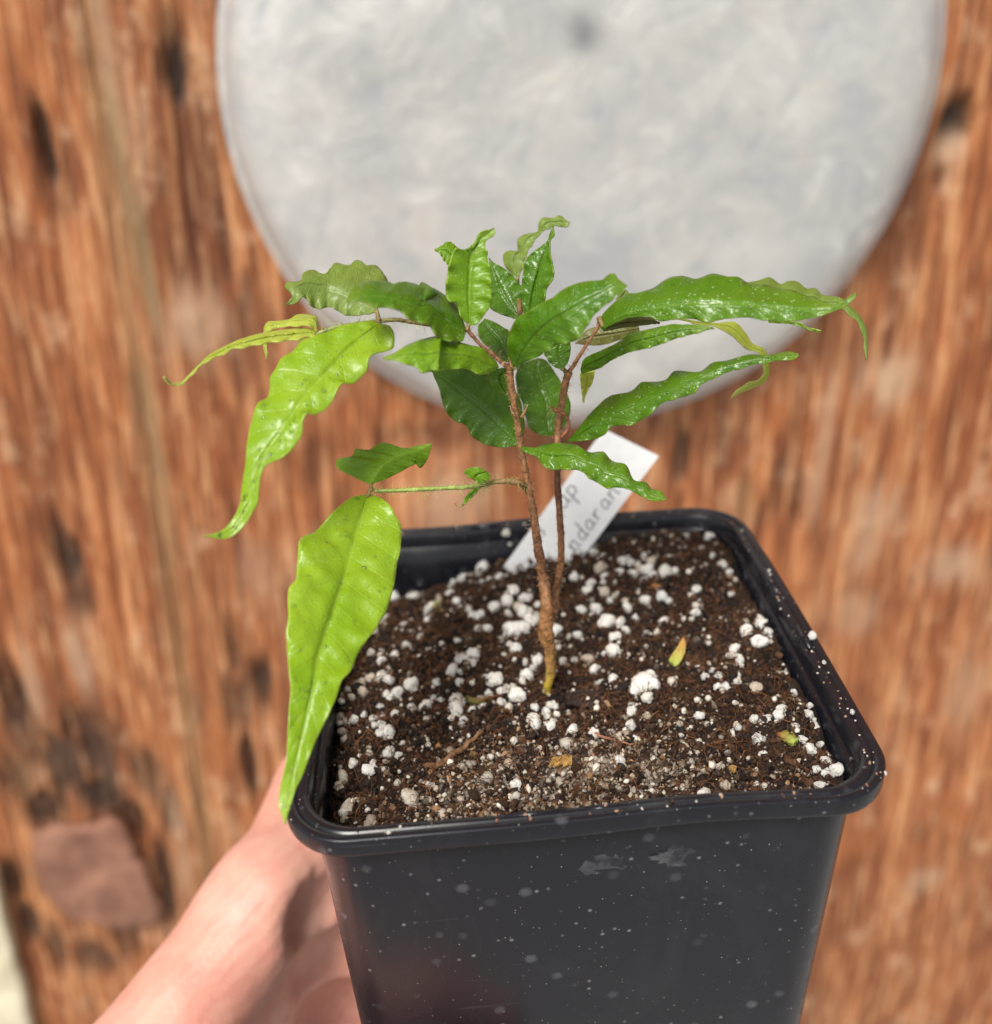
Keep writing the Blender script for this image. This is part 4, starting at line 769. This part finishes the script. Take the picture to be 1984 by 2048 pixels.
leaf('C 1000,240 1120,220 1190,200 1250,240 1290,225 1340,228 1390,265 1440,262 1480,300 1570,310 1620,350 1680,410 1715,480 1722,560 1718,650',
     'C 1000,280 1150,290 1300,330 1450,370 1570,370 1620,400 1680,460 1702,530 1710,600 1718,650', None, .9, 1.0, .6, .3, -.1, 'olive', 'olive scalloped leaf behind the longest right leaf, tip drooping', .03, 9, .06, 0)
leaf('C 165,700 190,640 300,590 380,550 430,510 530,485 650,462 780,460 890,475', 'C 170,725 260,700 340,650 430,610 560,580 700,530 800,505 890,478', None, .45, -.5, -.9, .18, -.05, 'mid', 'narrow leaf beneath the longest right leaf', .04, 8, .06, 40, .012)
leaf('C 700,423 800,440 900,450 1000,445 1060,500 1100,560 1165,590 1185,650 1190,720 1165,770 1110,800 1040,830 985,857',
     'C 700,428 800,455 900,470 960,500 1020,550 1070,590 1150,620 1160,670 1160,720 1130,765 1080,775 1020,815 985,857', None, .9, .8, .5, .2, -.1, 'pale', 'pale twisted leaf curling back in a hook at the right', .02, 6, .05, 0)
leaf('C 90,1090 150,1030 230,930 320,850 440,820 500,765 620,760 680,710 810,715 880,665 960,650 1080,620 1180,625 1290,605 1350,620',
     'C 100,1095 220,1085 290,1060 340,1010 450,1000 550,940 620,880 760,840 830,780 960,720 1100,680 1200,660 1330,645 1350,620', 'C 95,1093 250,1000 420,920 620,830 850,730 1100,650 1350,620', .3, -.5, -.8, .5, -.15, 'mid', 'lower right long leaf, dark and speckled, pointing up to the right', .05, 10, .09, 160, .012, 110, nq=15)
leaf('E 330,170 430,180 480,158 560,153 680,155 780,205 870,200 930,260 1020,295 1070,390 1150,405 1190,450 1250,465 1285,520',
     'E 335,200 430,240 480,300 540,325 620,320 720,335 800,390 880,435 1040,450 1100,490 1170,520 1230,530 1285,520', None, .0, -.9, -1.4, .35, -.15, 'mid', 'wavy leaf crossing in front of the white tag', .06, 7, .10, 50, .014)
leaf('D 535,265 460,230 378,185 385,140 450,130 470,95 530,100 600,62 700,88 780,75 843,65', 'D 550,265 620,240 700,200 780,160 790,185 810,165 830,120 843,65', 'D 540,265 600,175 700,115 780,95 843,65', -.5, -.1, .1, .3, .15, 'bright', 'short matt leaf standing above the hanging lime leaf', .03, 6, .06, 15, .01, petiole=('D 545,295', -.5))
leaf('D 1075,262 1010,220 1000,205 1030,185 1080,185 1122,215', 'D 1085,262 1110,250 1128,235 1122,215', None, -.3, -.3, -.2, .05, 0, 'bright', 'tiny new leaf on the side branch', .015, 4, .03, 6, .008, 40)
leaf('D 1060,270 1030,300 1000,340 990,370', 'D 1085,272 1060,310 1020,350 990,370', None, -.3, -.4, -.5, .0, 0, 'bright', 'tiny new leaf hanging under the side branch', .015, 4, .03, 0, .008, 40)
leaf('C 1180,430 1280,440 1340,445 1400,475 1470,496', 'C 1190,450 1300,455 1350,468 1400,487 1470,496', None, .9, .6, .4, 0, 0, 'bright', 'thin leaf tip showing below the longest right leaf', .01, 4, .02, 0)
leaf('B 1660,955 1500,955 1350,960 1260,990 1180,1090', 'B 1665,1000 1560,1050 1400,1100 1280,1105 1180,1090', None, 1.3, 1.5, 1.6, .1, 0, 'tan', 'yellow-brown leaf showing through behind the right fork', .03, 4, .03, 0)
leaf('B 1395,965 1480,920 1560,893 1740,890 1820,935', 'B 1395,1000 1520,975 1700,952 1820,935', None, .5, .6, .5, .05, 0, 'tan', 'folded reddish-brown underside below the longest right leaf', .02, 4, .03, 0)
leaf('B 1215,1320 1218,1380 1228,1460 1240,1540', 'B 1330,1300 1310,1390 1275,1450 1240,1540', None, 1.2, 1.4, 1.5, 0, 0, 'pale', 'small pale leaf tip hanging behind the right fork', .02, 4, .03, 0)
leaf('B 1490,760 1510,700 1560,680', 'B 1520,760 1575,730 1585,700 1560,680', None, .8, .9, 1., 0, 0, 'olive', 'bit of a greyish leaf between the centre leaf and the longest right leaf', .02, 3, .02, 0, nN=30)

# ------------------------------------------------------------------ hand holding the pot
def sdf_capsule(Pt, a, b, ra, rb):
    a = np.array(a, float); b = np.array(b, float); ab = b - a; h = np.clip(((Pt - a) @ ab) / (ab @ ab), 0, 1)
    return np.linalg.norm(Pt - a - h[..., None] * ab, axis=-1) - (ra + (rb - ra) * h)
def smin(a, b, k): h = np.clip(.5 + .5 * (b - a) / k, 0, 1); return b + (a - b) * h - k * h * (1 - h)
FA = np.array([-17.5, -11.5, -15.5]); WR = np.array([-11.6, -5.6, -10.3])
IK, MK, RK, PK = map(np.array, ([-6.25, .6, -6.75], [-6.4, 1.2, -8.6], [-6.3, .9, -10.5], [-6.2, .1, -12.1]))
IK, MK, RK, PK = [q.astype(float) for q in (IK, MK, RK, PK)]
CAPS = [(FA, WR, 3.0, 2.35, .6)]
BODY = [(FA, WR, 3.0, 2.3), (WR, IK, 1.85, 1.12), (WR, MK, 1.8, 1.2), (WR, RK, 1.7, 1.1), (WR + [0, 0, -.8], PK, 1.6, 1.0), ([-5.2, 1.9, -6.6], [-5.1, .9, -12.5], 1.15, 1.1), (IK, MK, 1.15, 1.1), (MK, RK, 1.1, 1.0), (RK, PK, 1.0, .95)]
THENAR = [(WR + [.8, .2, .3], [-6.6, -3.7, -7.5], 2.0, 1.2), ([-6.6, -3.7, -7.5], [-5.1, -5.15, -6.7], 1.2, 1.0), ([-5.1, -5.15, -6.7], [-2.9, -5.2, -6.5], 1.0, .85), ([-2.9, -5.2, -6.5], [-1.6, -5.0, -6.8], .85, .62)]
def finger(k_, zz, r, L):
    return [(k_, [-5.5, 3.6, zz], r * 1.12, r), ([-5.5, 3.6, zz], [-4.4 + .0 * L, 5.25, zz + .1], r, r * .97), ([-4.4, 5.25, zz + .1], [-2.2 + L, 5.15, zz + .2], r * .97, r * .9), ([-2.2 + L, 5.15, zz + .2], [-.6 + L, 4.95, zz + .2], r * .88, r * .7)]
FING = [finger(IK, -6.3, .86, .0), finger(MK, -8.1, .9, .5), finger(RK, -9.9, .85, .2), finger(PK, -11.4, .72, -.8)]
lo = np.array([-19.5, -14.5, -19.]); hi = np.array([2.2, 7.2, -2.5]); h = .125
ax = [np.arange(l, u_, h) for l, u_ in zip(lo, hi)]; G = np.stack(np.meshgrid(*ax, indexing='ij'), -1).astype(np.float32)
d = None
for a, b, r1, r2 in BODY: q = sdf_capsule(G, a, b, r1, r2); d = q if d is None else smin(d, q, .9)
dt = None
for a, b, r1, r2 in THENAR: q = sdf_capsule(G, a, b, r1, r2); dt = q if dt is None else smin(dt, q, .9)
d = smin(d, dt, .8)
for fg in FING:
    df = None
    for a, b, r1, r2 in fg: q = sdf_capsule(G, a, b, r1, r2); df = q if df is None else smin(df, q, .18)
    d = smin(d, df, .28)
# the palm never enters the pot: keep clear of its walls
potd = np.maximum(np.maximum(np.abs(G[..., 0]) - (4.14 + TAP * (G[..., 2] + .75)), np.abs(G[..., 1]) - (4.14 + TAP * (G[..., 2] + .75))), -9.05 - G[..., 2])
d = np.maximum(d, -(potd - .02))
h1, h2 = at_y([(690, 1860)], -4.4)[0], at_y([(665, 1850)], -.2)[0]; h3 = at_y([(690, 2060)], -3.6)[0]; h4 = at_y([(680, 2060)], .2)[0]; hol = np.minimum(np.minimum(sdf_capsule(G, h1, h2, .9, .95), sdf_capsule(G, h3, h4, 1., 1.05)), sdf_capsule(G, (h1 + h3) / 2, (h2 + h4) / 2, .95, 1.)); print('hollow', h1, h2, h3, h4)
d = -smin(-d, hol, .35)
# creases of the first web and palm
cre = np.sin((G[..., 0] * .55 + G[..., 1] * .75 - G[..., 2] * .35) * 15 + 1.6 * np.sin(G[..., 2] * 1.3) + 2 * vnoise(G * .8, 8)); d = d + .045 * np.clip(cre, -.2, 1) ** 2 * np.exp(-((G[..., 0] + 5.2) / 1.1) ** 2) + .05 * vnoise(G * .9, 3)
def nets(d, ax, h):
    s = d < 0; nx, ny, nz = d.shape; cnt = np.zeros((nx - 1, ny - 1, nz - 1), int); acc = np.zeros((nx - 1, ny - 1, nz - 1, 3))
    off = [(i, j, k) for i in (0, 1) for j in (0, 1) for k in (0, 1)]
    def sub(o): return d[o[0]:nx - 1 + o[0], o[1]:ny - 1 + o[1], o[2]:nz - 1 + o[2]]
    for a in off:
        for k in range(3):
            if a[k]: continue
            b = list(a); b[k] = 1; A = sub(a); B = sub(b); m = (A < 0) != (B < 0); t = np.where(m, A / np.where(m, A - B, 1), 0)
            p = np.zeros(A.shape + (3,)); p[...] = a; p[..., k] = t; acc += p * m[..., None]; cnt += m
    m = cnt > 0; idx = -np.ones(m.shape, int); idx[m] = np.arange(m.sum()); ii = np.argwhere(m)
    V = (ii + acc[m] / cnt[m][:, None]) * h + np.array([a_[0] for a_ in ax]); F = []
    for k in range(3):
        o1, o2 = [(1, 2), (2, 0), (0, 1)][k]
        a = [slice(1, -1)] * 3; a[k] = slice(0, -1); b = list(a); b[k] = slice(1, None)
        S0 = s[tuple(a)]; S1 = s[tuple(b)]; e = np.argwhere(S0 != S1); e0 = e + 1; e0[:, k] = e[:, k]; flip = S0[tuple(e.T)]
        u1 = np.zeros(3, int); u1[o1] = 1; u2 = np.zeros(3, int); u2[o2] = 1
        q = np.stack([idx[tuple((e0 - u1 - u2).T)], idx[tuple((e0 - u2).T)], idx[tuple(e0.T)], idx[tuple((e0 - u1).T)]], -1)
        q[~flip] = q[~flip][:, ::-1]; F.append(q)
    return V, np.vstack(F)
V, F = nets(d, ax, h)
for _ in range(3):      # relax
    acc = np.zeros_like(V); cnt = np.zeros(len(V))
    for k in range(4):
        np.add.at(acc, F[:, k], V[F[:, (k + 1) % 4]]); np.add.at(cnt, F[:, k], 1)
        np.add.at(acc, F[:, k], V[F[:, (k + 3) % 4]]); np.add.at(cnt, F[:, k], 1)
    V = V * .5 + .5 * acc / cnt[:, None]
hand = mesh('hand', V, F, M['skin'], org=(-11.6, -5.6, -12)); tag(hand, 'bare pinkish hand reaching in from the lower left and gripping the pot', 'hand')
print('hand verts', len(V), 'granules', ng)
